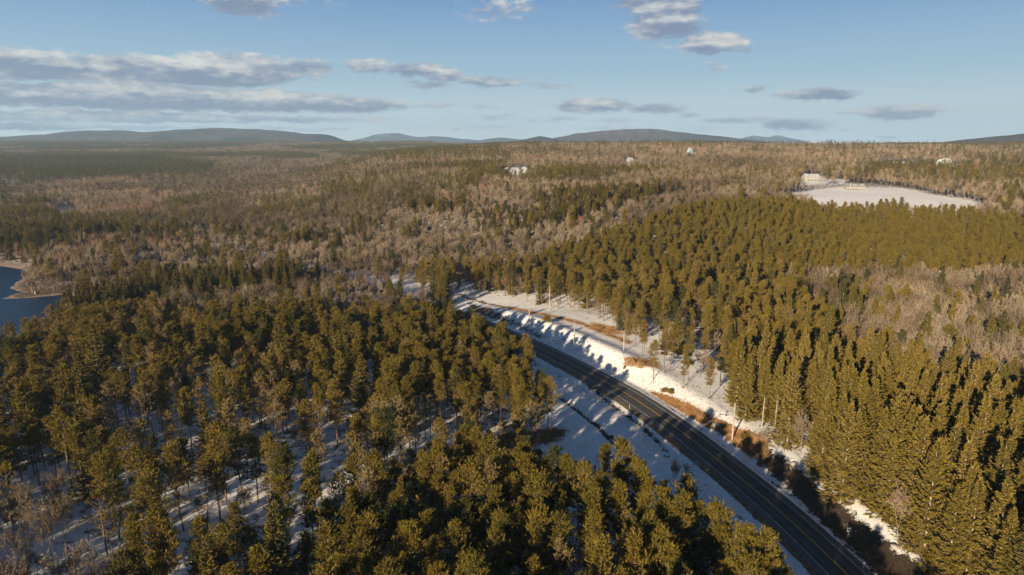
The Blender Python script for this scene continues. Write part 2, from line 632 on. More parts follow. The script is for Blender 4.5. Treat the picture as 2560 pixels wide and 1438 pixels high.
M_PINE = foliage_mat("pine_needles", [(0.0, (.052, .054, .016)), (.35, (.150, .112, .015)), (.65, (.190, .134, .029)), (1.0, (.205, .150, .078))], 0.12)
M_SPRUCE = foliage_mat("spruce_needles", [(0.0, (.038, .042, .014)), (.5, (.152, .112, .018)), (1.0, (.196, .140, .036))], 0.1)
M_TWIG = foliage_mat("bare_twigs", [(0.0, (.105, .075, .047)), (.4, (.200, .150, .100)), (.75, (.300, .240, .170)), (1.0, (.250, .130, .075))], 0.0)
M_BARK = simple_mat("pine_bark", (.17, .115, .078), 0.9, 0.4, 2.0)
M_BARKG = simple_mat("grey_bark", (.30, .245, .19), 0.9, 0.35, 2.0)
M_BIRCH = simple_mat("pale_birch_bark", (.50, .44, .36), 0.8, 0.25, 1.2)
M_WOODPOLE = simple_mat("weathered_pole_wood", (.36, .315, .27), 0.85, 0.2, 1.5)
M_METAL = simple_mat("galvanised_steel", (.42, .43, .44), 0.5, 0.1, 2.0, 0.6)
M_SIGNBACK = simple_mat("bare_aluminium_sign_back", (.32, .36, .38), 0.5, 0.1, 2.0, 0.3)
M_WHITE = simple_mat("white_paint", (.44, .43, .42), 0.6, 0.06, 1.0)
M_CREAM = simple_mat("cream_siding", (.33, .31, .275), 0.7, 0.07, 1.0)
M_GREYROOF = simple_mat("snow_dusted_grey_roof", (.24, .25, .28), 0.8, 0.25, 0.6)
M_SNOWROOF = simple_mat("snow_covered_roof", (.38, .385, .40), 0.7, 0.08, 0.6)
M_TEAL = simple_mat("pale_teal_siding", (.36, .50, .50), 0.7, 0.07, 1.0)
M_STONE = simple_mat("pale_granite", (.34, .31, .28), 0.85, 0.3, 2.5)
M_DARKPL = simple_mat("black_plastic", (.03, .03, .035), 0.5, 0.1)
M_BRICK = simple_mat("stone_chimney", (.36, .30, .26), 0.9, 0.25, 2.0)


def glass_mat():
    m, t, b = new_mat("window_glass")
    b.inputs['Base Color'].default_value = rgb(.03, .04, .05)
    b.inputs['Roughness'].default_value = 0.08
    b.inputs['Specular IOR Level'].default_value = 0.6
    return m


M_GLASS = glass_mat()


def ground_mat():
    m, t, b = new_mat("snowy_ground")
    g = t.n('ShaderNodeNewGeometry')
    Pn = g.outputs['Position']
    A = lambda n: t.n('ShaderNodeAttribute', attribute_name=n).outputs['Fac']
    dry, dark, litter, bare = A('dry'), A('dark'), A('litter'), A('bare')
    n1 = t.noise(Pn, 0.35, 6.0, 0.62)
    n2 = t.noise(Pn, 1.8, 5.0, 0.65)
    n3 = t.noise(Pn, 0.06, 5.0, 0.6)
    nmix = t.math('ADD', t.math('MULTIPLY', n1, 0.6), t.math('MULTIPLY', n2, 0.4))
    snow = t.mix(t.mr(n1, 0.35, 0.65), rgb(.72, .70, .68), rgb(.84, .82, .80))
    specks = t.mr(n2, 0.64, 0.72, 0.0, 0.35)
    snow = t.mix(specks, snow, rgb(.30, .22, .15))
    drycol = t.mix(t.mr(n2, 0.35, 0.65), rgb(.115, .052, .020), rgb(.33, .175, .075))
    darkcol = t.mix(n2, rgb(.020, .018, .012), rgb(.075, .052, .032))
    litcol = t.mix(t.mr(n2, 0.35, 0.65), rgb(.06, .042, .028), rgb(.17, .115, .072))
    # attribute 0 -> never, 1 -> always; the noise cuts the edge into patches
    def cut(a_, w_=0.10):
        s_ = t.math('ADD', t.math('MULTIPLY', t.math('SUBTRACT', nmix, 0.5), 2.6), a_)
        return t.mr(s_, 0.5 - w_, 0.5 + w_)
    c = t.mix(cut(litter, 0.14), snow, litcol)
    c = t.mix(cut(dry), c, drycol)
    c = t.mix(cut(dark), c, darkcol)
    shore = t.mix(t.mr(n2, 0.3, 0.7), rgb(.20, .135, .085), rgb(.40, .31, .23))
    c = t.mix(cut(bare), c, shore)
    t.link(c, b.inputs['Base Color'])
    b.inputs['Roughness'].default_value = 0.8
    b.inputs['Specular IOR Level'].default_value = 0.2
    bp = t.n('ShaderNodeBump')
    bp.inputs['Strength'].default_value = 0.5
    bp.inputs['Distance'].default_value = 0.25
    t.link(nmix, bp.inputs['Height'])
    t.link(bp.outputs[0], b.inputs['Normal'])
    return m


def asphalt_mat(name, c0, c1):
    m, t, b = new_mat(name)
    g = t.n('ShaderNodeNewGeometry')
    uv = t.n('ShaderNodeAttribute', attribute_name='lane')     # (across in m, along in m)
    s = t.n('ShaderNodeSeparateXYZ')
    t.link(uv.outputs['Vector'], s.inputs[0])
    n1 = t.noise(g.outputs['Position'], 0.4, 5.0)
    n2 = t.noise(g.outputs['Position'], 6.0, 3.0)
    stretch = t.vmath('MULTIPLY', uv.outputs['Vector'], (1.6, 0.03, 1.0))
    n3 = t.noise(stretch, 1.0, 4.0)
    c = t.mix(t.mr(n1, 0.3, 0.7), rgb(*c0), rgb(*c1))
    c = t.mix(t.mr(n3, 0.45, 0.75, 0.0, 0.45), c, rgb(c1[0] * 1.7, c1[1] * 1.65, c1[2] * 1.6))
    c = t.mix(t.mr(n2, 0.5, 0.8, 0.0, 0.3), c, rgb(.16, .15, .14))
    n4 = t.noise(t.vmath('MULTIPLY', uv.outputs['Vector'], (.9, .012, 1.0)), 1.0, 5.0)
    c = t.mix(t.mr(n4, 0.48, 0.72, 0.0, 0.35), c, rgb(.19, .19, .19))
    crk = t.n('ShaderNodeTexVoronoi', feature='DISTANCE_TO_EDGE')
    t.link(t.vmath('MULTIPLY', uv.outputs['Vector'], (.35, .09, 1.0)), crk.inputs['Vector'])
    c = t.mix(t.mr(crk.outputs[0], 0.0, 0.012, 0.6, 0.0), c, rgb(.02, .02, .022))
    # worn wheel tracks, two in each lane
    ax = t.math('ABSOLUTE', s.outputs[0])
    tr = t.math('ABSOLUTE', t.math('SUBTRACT', t.math('ABSOLUTE', t.math('SUBTRACT', ax, 1.85)), 0.85))
    c = t.mix(t.mr(tr, 0.05, 0.45, 0.28, 0.0), c, rgb(c0[0] * .72, c0[1] * .74, c0[2] * .78))
    t.link(c, b.inputs['Base Color'])
    b.inputs['Roughness'].default_value = 0.75
    return m


M_GROUND = ground_mat()
M_ASPH = asphalt_mat("worn_asphalt", (.045, .046, .048), (.070, .070, .070))
M_SHOULDER = asphalt_mat("asphalt_shoulder", (.075, .070, .064), (.115, .105, .094))
M_GRAVEL = simple_mat("sandy_gravel_edge", (.15, .105, .062), 0.95, 0.45, 0.8)
M_LWHITE = simple_mat("worn_white_line_paint", (.52, .51, .49), 0.6, 0.35, 0.9)
M_LYEL = simple_mat("worn_yellow_line_paint", (.58, .33, .055), 0.6, 0.2, 0.7)


def water_mat():
    m, t, b = new_mat("lake_water")
    b.inputs['Base Color'].default_value = rgb(.006, .030, .075)
    b.inputs['Roughness'].default_value = 0.3
    b.inputs['IOR'].default_value = 1.33
    b.inputs['Specular IOR Level'].default_value = 0.10
    g = t.n('ShaderNodeNewGeometry')
    n1 = t.noise(t.vmath('MULTIPLY', g.outputs['Position'], (1.0, 0.6, 1.0)), 0.9, 5.0, 0.65)
    bp = t.n('ShaderNodeBump')
    bp.inputs['Strength'].default_value = 0.9
    bp.inputs['Distance'].default_value = 0.35
    t.link(n1, bp.inputs['Height'])
    t.link(bp.outputs[0], b.inputs['Normal'])
    return m


M_WATER = water_mat()


def hill_mat(name, c0, c1, snowy=0.0, scale=0.004):
    m, t, b = new_mat(name)
    g = t.n('ShaderNodeNewGeometry')
    Pn = g.outputs['Position']
    n0 = t.noise(Pn, scale * 0.6, 4.0)
    n1 = t.noise(Pn, scale * 3, 6.0, 0.65)
    n2 = t.noise(Pn, scale * 14, 3.0, 0.7)
    c = t.mix(t.mr(n1, 0.35, 0.65), rgb(*c0), rgb(*c1))
    c = t.mix(t.mr(n2, 0.4, 0.7, 0, 0.6), c, rgb(*[x * 0.5 for x in c0]))
    c = t.mix(t.mr(n0, 0.52, 0.60, 0, 0.7), c, rgb(.030, .040, .026))
    sep_ = t.n('ShaderNodeSeparateXYZ')
    t.link(Pn, sep_.inputs[0])
    if snowy > 0:
        sn = t.math('MULTIPLY', t.mr(n1, 0.50, 0.62), t.mr(sep_.outputs[2], 120.0, 320.0, 0.0, snowy))
        c = t.mix(sn, c, rgb(.62, .60, .60))
    t.link(c, b.inputs['Base Color'])
    b.inputs['Roughness'].default_value = 0.95
    b.inputs['Specular IOR Level'].default_value = 0.05
    bp = t.n('ShaderNodeBump')
    bp.inputs['Strength'].default_value = 0.8
    bp.inputs['Distance'].default_value = 14.0
    t.link(n2, bp.inputs['Height'])
    t.link(bp.outputs[0], b.inputs['Normal'])
    return m


# ------------------------------------------------------------------ ground
def axis(lo, hi, f0, f1, fine, grow):
    pos = [f0]
    mid = list(np.arange(f0, f1 + .01, fine))
    up, s, x = [], fine, f1
    while x < hi:
        s = min(s * grow, 260)
        x += s
        up.append(x)
    dn, s, x = [], fine, f0
    while x > lo:
        s = min(s * grow, 260)
        x -= s
        dn.append(x)
    return np.array(dn[::-1] + mid + up)


gx = axis(-9000, 9000, -60, 150, 0.85, 1.03)
gy = axis(-400, 9500, 85, 400, 0.95, 1.03)
GX, GY = np.meshgrid(gx, gy)
RD = road_d(GX, GY)
GZ = terrain(GX, GY, rd=RD)
GU, Vv = project(GX, GY, GZ)
n_s = fbm(GX / 6 + 1, GY / 6 + 2)
n_m = fbm(GX / 30 + 11, GY / 30 + 22)

# zones of the ground (polygons given by the photograph's pixels of their places on the ground)
Z_DRYBANK = [(1615, 978), (1660, 985), (1720, 1010), (1790, 1045), (1850, 1074), (1905, 1088), (1925, 1104), (1915, 1150), (1880, 1150), (1800, 1085), (1730, 1048), (1670, 1012)]
Z_DARKBANK = [(1860, 1108), (1905, 1112), (1950, 1135), (2010, 1180), (2110, 1265), (2240, 1370), (2420, 1480), (2700, 1650), (2440, 1680), (2290, 1540), (2140, 1400), (2060, 1320), (1960, 1222), (1890, 1160)]  # dark grass of the lower bank, with the shade on it painted in
Z_DRY2 = [(1090, 1130), (1180, 1100), (1290, 1085), (1380, 1070), (1418, 1078), (1400, 1105), (1330, 1120), (1240, 1135), (1150, 1150)]
Z_DRY3 = [(1480, 808), (1535, 817), (1562, 836), (1525, 836), (1470, 824)]
Z_DRY4 = [(1560, 895), (1640, 905), (1650, 925), (1560, 920)]
Z_BANKDARK = [(1170, 752), (1230, 775), (1280, 795), (1330, 822), (1370, 845), (1345, 848), (1290, 820), (1230, 800), (1168, 778)]
Z_FIELD = [(1940, 490), (2050, 474), (2140, 468), (2260, 472), (2330, 488), (2420, 505), (2470, 520), (2450, 560), (2300, 560), (2040, 560)]


def soft(poly, w_=6.0):
    p = np.asarray([px_ground(*q)[:2] for q in poly])
    sd = poly_sd(GX, GY, p)
    return 1 - sstep(sd, -w_, w_)


shore_q = poly_sd(GX, GY, SHORE)
dry = np.maximum.reduce([soft(Z_DRYBANK, 1.5) * 0.95, soft(Z_DRY2, 3) * 0.8, soft(Z_DRY3, 3) * .75, soft(Z_DRY4, 2) * .8])
dry = np.maximum(dry, 0.62 * np.exp(-(seg_dist(GX, GY, BROOK) / 3.0) ** 2))
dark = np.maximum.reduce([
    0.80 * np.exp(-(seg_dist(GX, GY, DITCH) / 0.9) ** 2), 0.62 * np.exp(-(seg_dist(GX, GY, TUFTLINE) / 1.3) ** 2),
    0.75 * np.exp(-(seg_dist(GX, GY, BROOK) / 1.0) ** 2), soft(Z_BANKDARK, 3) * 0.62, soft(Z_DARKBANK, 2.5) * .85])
forest_floor = 0.40 * (Vv > 0) * sstep(np.abs(RD), 24, 50) * (RD < 0) + 0.45 * sstep(RD, 30, 60) + 0.62 * (Vv < 900) * sstep(np.abs(RD), 40, 70) * sstep(-GX, 0, 80)
far = sstep(GY, 320, 520)
litter = np.clip(forest_floor * (1 - far) + 0.55 * far, 0, .9)
field = soft(Z_FIELD, 8)
for pl in ([(1990, 462), (2010, 440), (2040, 436), (2060, 446), (2120, 452), (2110, 462)], [(2200, 418), (2215, 404), (2290, 408), (2350, 412), (2400, 410), (2400, 422), (2300, 420)],
           [(1268, 438), (1268, 426), (1330, 424), (1330, 436)], [(1125, 362), (1185, 362), (1180, 368), (1130, 367)]):
    field = np.maximum(field, soft(pl, 6) * .8)
litter = litter * (1 - field)
litter = litter * sstep(np.abs(RD), 12, 24)
litter = np.maximum(litter, .8 * sstep(RD, 16, 20) * (GY < 160) * (RD < 80))
litter += (n_m - .5) * .35 * (litter > .05)
sand = 0.62 * (1 - sstep(shore_q, 0, 5)) * (shore_q > -40)
sand = np.maximum(sand, 0.85 * soft([(-300, 652), (60, 657), (84, 663), (80, 668), (0, 664), (-300, 662)], 3))
bank_fleck = .22 * sstep(RD, 8, 11) * (1 - sstep(RD, 22, 30)) * (GY > 170) * (GY < 345) + .30 * sstep(-RD, 8, 10) * (1 - sstep(-RD, 13, 16)) * (GY < 345)
dark = np.maximum(dark, bank_fleck)
# bare verge next to the pavement, where the plough has scraped
verge = 0.55 * np.exp(-((np.abs(RD) - 6.9) / 0.8) ** 2) * (GY < 700)
dark = np.maximum(dark, verge * 0.9)

ny, nx = GX.shape
V = np.stack([GX, GY, GZ], -1).reshape(-1, 3)
ii = (np.arange(ny - 1)[:, None] * nx + np.arange(nx - 1)[None]).ravel()
F = np.stack([ii, ii + 1, ii + nx + 1, ii + nx], -1)
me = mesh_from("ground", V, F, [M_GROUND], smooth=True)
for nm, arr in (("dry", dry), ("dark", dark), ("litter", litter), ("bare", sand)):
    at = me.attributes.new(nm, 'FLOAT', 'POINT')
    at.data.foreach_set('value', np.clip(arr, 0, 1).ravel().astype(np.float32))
link("ground", me, kind='structure')

# water
mb = MB()
mb.add([(-1500, 60, LAKE_Z), (-60, 60, LAKE_Z), (-60, 760, LAKE_Z), (-1500, 760, LAKE_Z)], [(0, 1, 2, 3)])
link("lake", mb.mesh("lake", [M_WATER]), kind='structure')


# ------------------------------------------------------------------ road, shoulders, painted lines
def ribbon(name, d0_, d1_, dz, mat, i0=0, i1=None, step=1, jag=0.0, thick=0.0, **props):
    C, N = RC[i0:i1:step], RN[i0:i1:step]
    z = road_z(C[:, 1]) + dz
    along = np.concatenate([[0], np.cumsum(np.linalg.norm(np.diff(C, axis=0), axis=1))])
    jj = (fbm(along / 2.2 + d0_ * 9, along * 0 + d1_) - .5) * jag
    a_, b_ = (C + N * (d0_ + (jj[:, None] if abs(d0_) > abs(d1_) else 0)), C + N * (d1_ + (jj[:, None] if abs(d1_) > abs(d0_) else 0)))
    crown = lambda d: -0.02 * abs(d)
    n = len(C)
    Va = np.column_stack([a_, z + crown(d0_)])
    Vb = np.column_stack([b_, z + crown(d1_)])
    V = np.concatenate([Va, Vb])
    k = np.arange(n - 1)
    F = np.stack([k, k + n, k + n + 1, k + 1], -1)
    if d1_ > d0_:
        F = F[:, ::1]
    me = mesh_from(name, V, F, [mat])
    at = me.attributes.new('lane', 'FLOAT_VECTOR', 'POINT')
    ln = np.zeros((2 * n, 3), np.float32)
    ln[:n, 0], ln[n:, 0] = d0_, d1_
    ln[:n, 1] = ln[n:, 1] = along
    at.data.foreach_set('vector', ln.ravel())
    return me


# crowned cross-section: two halves
roadL = ribbon("carriageway", -3.95, 0.0, 0.10, M_ASPH)
roadR = ribbon("carriageway", 0.0, 3.95, 0.10, M_ASPH)
rd_root = link("road", None, kind='structure')
link("carriageway", roadL, rd_root)
link("carriageway", roadR, rd_root)
link("shoulder", ribbon("shoulder", 3.95, 5.5, 0.10, M_SHOULDER, jag=.3), rd_root)
link("shoulder", ribbon("shoulder", -5.4, -3.95, 0.10, M_SHOULDER, jag=.2), rd_root)
link("gravel_edge", ribbon("gravel_edge", -7.1, -5.35, 0.075, M_GRAVEL, jag=.9), rd_root)
link("edge_line", ribbon("edge_line", 3.58, 3.74, 0.112, M_LWHITE), rd_root)
link("edge_line", ribbon("edge_line", -3.74, -3.58, 0.112, M_LWHITE), rd_root)
link("centre_line", ribbon("centre_line", -0.22, -0.08, 0.112, M_LYEL), rd_root)
link("centre_line", ribbon("centre_line", 0.08, 0.22, 0.112, M_LYEL), rd_root)


# ------------------------------------------------------------------ distant mountains
def mountain(name, sky_px, D, depth, mat, base_py=372, ns=3.0, seed=0, label=None):
    """a ridge whose crest runs through the given skyline, D metres away, built as a rounded slope in depth"""
    xs = np.array([p[0] for p in sky_px], float)
    ys = np.array([p[1] for p in sky_px], float)
    n, mrows = 260, 44
    px = np.linspace(xs[0], xs[-1], n)
    py = np.interp(px, xs, ys)
    for _ in range(3):
        py[1:-1] = (py[:-2] + py[2:] + 2 * py[1:-1]) / 4
    py = py + (fbm(px / 30 + seed, px * 0 + seed, 5) - .5) * ns
    X0 = (px - 1280) / FPX * D * 1.02
    v = (py - 719) / FPX
    c, s = math.cos(math.radians(PITCH)), math.sin(math.radians(PITCH))
    Zc = CAM_H - (s + v * c) / (c - v * s) * D
    X0 = (px - 1280) / FPX / (c - v * s) * D
    base = 25.0
    t = np.linspace(-1, 1, mrows)[:, None]          # -1 front foot, 0 crest, 1 back foot
    prof = np.cos(t * math.pi / 2) ** 1.3
    end = np.minimum(1, np.minimum(np.arange(n), np.arange(n)[::-1]) / 14.0)
    wob = fbm(X0 / 900 + seed, X0 * 0 + 2 * seed)[None] - .5
    Y = D + t * depth + wob * depth * .5 * (1 - np.abs(t))
    Xg = X0[None] * (1 + t * 0.0) + 0 * Y
    rv = (fbm(Xg / 420 + 5 + seed, Y / 900 + seed, 5) - .5)
    Z = base + (np.maximum(Zc - base, 5))[None] * prof * (1 + rv * 0.7 * (1 - prof)) * (0.35 + 0.65 * end[None])
    V = np.stack([Xg, Y, Z], -1).reshape(-1, 3)
    ii = (np.arange(mrows - 1)[:, None] * n + np.arange(n - 1)[None]).ravel()
    F = np.stack([ii, ii + 1, ii + n + 1, ii + n], -1)
    link(name, mesh_from(name, V, F, [mat], smooth=True), kind='structure')


M_HILLA = hill_mat("wooded_mountain_side", (.095, .080, .062), (.150, .125, .100), 0.35)
M_HILLB = hill_mat("wooded_mountain_with_snow", (.110, .095, .078), (.165, .145, .125), 0.8)
M_HILLC = hill_mat("near_wooded_hill", (.10, .08, .058), (.17, .13, .095), 0.15, 0.01)
mountain("mountain", [(-700, 345), (-300, 338), (0, 344), (60, 341), (100, 336), (150, 338), (190, 328), (240, 326), (300, 327), (355, 331), (430, 326), (500, 322), (545, 319), (600, 322), (640, 323), (700, 328), (760, 334), (810, 336), (850, 345), (900, 352)], 8200, 1500, M_HILLA, seed=1)
mountain("mountain", [(860, 356), (920, 345), (940, 337), (960, 334), (1000, 333), (1030, 340), (1060, 343), (1110, 341), (1160, 348), (1200, 351), (1230, 345), (1260, 344), (1310, 350), (1350, 356)], 13500, 1300, M_HILLB, seed=2)
mountain("mountain", [(1230, 362), (1290, 352), (1350, 341), (1380, 346), (1420, 357)], 7200, 700, M_HILLA, seed=3)
mountain("mountain", [(1340, 366), (1385, 345), (1440, 334), (1500, 327), (1560, 323), (1600, 322), (1650, 323), (1700, 330), (1760, 336), (1820, 344), (1870, 352), (1930, 362)], 7800, 1300, M_HILLB, seed=4)
mountain("mountain", [(1800, 362), (1850, 346), (1880, 339), (1905, 342), (1925, 344), (1945, 338), (1965, 343), (2000, 350), (2030, 361)], 13800, 900, M_HILLB, ns=2.0, seed=5)
mountain("wooded_hill", [(2240, 368), (2340, 360), (2400, 354), (2460, 346), (2510, 340), (2560, 335), (2640, 326), (2760, 318), (2950, 330), (3200, 350)], 4300, 900, M_HILLC, ns=2.5, seed=6)
mountain("far_hills", [(-2600, 345), (-1800, 330), (-1200, 340), (-700, 352), (0, 352), (700, 353), (1300, 358), (2000, 362), (2600, 358), (3400, 340), (4400, 345)], 9300, 600, M_HILLA, ns=1.5, seed=7)


# ------------------------------------------------------------------ tree shapes
def unit(v):
    return v / (np.linalg.norm(v, axis=-1, keepdims=True) + 1e-9)


def blades(base, dirn, length, width, r, tip=0.25):
    """one triangle or kite per blade: base point, direction, length, width"""
    n = len(base)
    side = unit(np.cross(dirn, unit(r.normal(size=(n, 3)))))
    L = np.asarray(length).reshape(-1, 1) * np.ones((n, 1))
    W = np.asarray(width).reshape(-1, 1) * np.ones((n, 1))
    V = np.stack([base - side * W * .35, base + side * W * .35, base + dirn * L * .55 + side * W * .5, base + dirn * L,
                  base + dirn * L * .55 - side * W * .5], 1)
    return V.reshape(-1, 3), np.arange(n * 5).reshape(n, 5)


def tri_blades(base, dirn, length, width, r):
    n = len(base)
    side = unit(np.cross(dirn, unit(r.normal(size=(n, 3)))))
    L = np.asarray(length).reshape(-1, 1) * np.ones((n, 1))
    W = np.asarray(width).reshape(-1, 1) * np.ones((n, 1))
    V = np.stack([base - side * W * .5, base + side * W * .5, base + dirn * L], 1)
    return V.reshape(-1, 3), np.arange(n * 3).reshape(n, 3)


def merge(parts):
    """parts: list of (V, F, material)"""
    Vs, Fs, M, k = [], [], [], 0
    for V, F, m in parts:
        Vs.append(V)
        Fs.append(F + k)
        M.append(np.full(len(F), m))
        k += len(V)
    return np.concatenate(Vs), Fs, np.concatenate(M)


def tubes_np(paths, sides=3):
    """paths: list of (pts (n,3), radii (n))"""
    Vs, Fs, k = [], [], 0
    for pts, rad in paths:
        pts = np.asarray(pts, float)
        n = len(pts)
        T = unit(np.gradient(pts, axis=0))
        ref = np.array([0, 0, 1.0]) if abs(T[0, 2]) < 0.8 else np.array([1.0, 0, 0])
        A = unit(np.cross(T, ref))
        B = np.cross(T, A)
        an = np.arange(sides) / sides * 2 * math.pi
        V = pts[:, None] + np.asarray(rad)[:, None, None] * (A[:, None] * np.cos(an)[None, :, None] + B[:, None] * np.sin(an)[None, :, None])
        i = np.arange(n - 1)[:, None] * sides
        j = np.arange(sides)[None]
        j2 = (j + 1) % sides
        Fs.append((np.stack([i + j, i + j2, i + sides + j2, i + sides + j], -1).reshape(-1, 4)) + k)
        Vs.append(V.reshape(-1, 3))
        k += n * sides
    return np.concatenate(Vs), np.concatenate(Fs)


def pine(seed, H=18.0, cb=0.42, R=2.9, dens=1.0, ragged=0.3, fork=False, lod=0, up=0.55, flat=0.0, dead=0.0):
    """long-needled pine: bare trunk below, whorls of rising limbs that end in upright brushes"""
    r = np.random.default_rng(seed)
    nz = 7
    tz = np.linspace(0, 1, nz)
    lean = r.normal(0, .018, 2) * H
    bend = r.normal(0, .012, 2) * H
    tx = lean[0] * tz ** 1.3 + bend[0] * np.sin(tz * 3.1)
    ty = lean[1] * tz ** 1.3 + bend[1] * np.sin(tz * 2.6)
    tp = np.stack([tx, ty, tz * H * .97], -1)
    r0 = H * .0105 + .03
    sides = 6 if lod == 0 else 3
    trunk = [(tp, r0 * (1 - tz * .86))]
    limbs = []
    shoots = []
    nwh = {0: 15, 1: 9, 2: 5}[lod]
    for w_ in range(nwh):
        f = (w_ + r.uniform(-.3, .3)) / (nwh - 1)
        f = min(max(f, 0), 1)
        z = H * (cb + (1 - cb) * f * .98)
        prof = (np.sin(math.pi * min(1, (f * .80 + .17))) ** .75) if not flat else (0.55 + .6 * np.sin(math.pi * min(1, f * .7 + .25)))
        nb = {0: 6, 1: 4, 2: 3}[lod]
        for b in range(nb):
            if r.random() < ragged * (0.9 - f * .5):
                continue
            az_ = r.uniform(0, 6.283)
            L = R * prof * r.uniform(.6, 1.2) + .25
            el_ = (-.15 + up * 1.5 * f) + r.normal(0, .16)
            c0 = np.array([np.interp(z, tp[:, 2], tp[:, 0]), np.interp(z, tp[:, 2], tp[:, 1]), z])
            d = np.array([math.cos(az_) * math.cos(el_), math.sin(az_) * math.cos(el_), math.sin(el_)])
            tt = np.array([0, .35, .7, 1.0])[:, None]
            pts = c0 + d * L * tt + np.array([0, 0, 1]) * (tt ** 2) * L * .28
            if lod < 2:
                limbs.append((pts if lod == 0 else pts[[0, 2, 3]], (np.array([.055, .042, .028, .012]) if lod == 0 else np.array([.06, .035, .015])) * (.6 + L / R * .6)))
            if r.random() < dead * (1.1 - f):
                continue
            nsh = {0: 13, 1: 5, 2: 3}[lod]
            nsh = max(2, int(nsh * dens * (.55 + .6 * L / R)))
            u_ = r.uniform(.30, 1.03, nsh)
            pc = c0 + d * (L * u_)[:, None] + np.array([0, 0, 1]) * (u_ ** 2 * L * .28)[:, None]
            sw = {0: .29, 1: .38, 2: .45}[lod] * (.5 + L / R * .6)
            off = r.normal(size=(nsh, 3)) * np.array([1, 1, .4]) * sw
            sd = unit(off * .9 / sw * .5 + d * .45 + np.array([0, 0, .85]) + r.normal(size=(nsh, 3)) * .15)
            sL = {0: .78, 1: 1.05, 2: 1.5}[lod] * r.uniform(.6, 1.35, nsh)
            shoots.append((pc + off, sd, sL))
    # leader and the brushes round it
    top = tp[-1]
    k = {0: 9, 1: 5, 2: 3}[lod]
    off = r.normal(size=(k, 3)) * np.array([.28, .28, .45])
    shoots.append((top + off, unit(off * .5 + np.array([0, 0, 1.0])), np.full(k, 1.0 + .2 * lod)))
    if fork:
        k = 40
        off = r.normal(size=(k, 3)) * np.array([.8, .8, 1.4])
        faz = r.uniform(0, 6.28)
        ftip = tp[2] + [math.cos(faz) * 1.7, math.sin(faz) * 1.7, H * .42]
        shoots.append((ftip + off, unit(off * .4 + np.array([0, 0, 1.0])), np.full(k, 1.0)))
    sp_ = np.concatenate([q[0] for q in shoots])
    sd_ = np.concatenate([q[1] for q in shoots])
    sl_ = np.concatenate([q[2] for q in shoots])
    nb_ = {0: 7, 1: 4, 2: 3}[lod]
    n_ = len(sp_)
    t_ = np.tile(np.linspace(0, .62, nb_), n_)
    sp2, sd2, sl2 = np.repeat(sp_, nb_, 0), np.repeat(sd_, nb_, 0), np.repeat(sl_, nb_)
    rad_ = r.normal(size=(len(sp2), 3))
    rad_ -= (rad_ * sd2).sum(-1, keepdims=True) * sd2
    rad_ = unit(rad_)
    base = sp2 + sd2 * (sl2 * t_)[:, None]
    dirn = unit(sd2 * (.85 + .5 * t_[:, None]) * (1.0, .75, .6)[lod] + rad_ * (.62, .9, 1.1)[lod])
    ln = sl2 * .52 * r.uniform(.8, 1.2, len(sp2))
    wd = {0: .145, 1: .34, 2: .62}[lod]
    Vb, Fb = tri_blades(base, dirn, ln, wd * r.uniform(.7, 1.3, len(base)), r)
    tv, tf = tubes_np([trunk[0]], sides)
    if limbs:
        lv, lf = tubes_np(limbs, 3)
    else:
        lv, lf = np.zeros((0, 3)), np.zeros((0, 4), int)
    if fork:
        c0 = tp[2]
        pts = np.array([c0, c0 + (ftip - c0) * [.55, .55, .3], ftip])
        lv2, lf2 = tubes_np([(pts, np.array([.13, .10, .05]))], 5)
        tf = np.concatenate([tf, lf2 + len(tv)])
        tv = np.concatenate([tv, lv2])
    return (tv, tf), (lv, lf), (Vb, Fb)


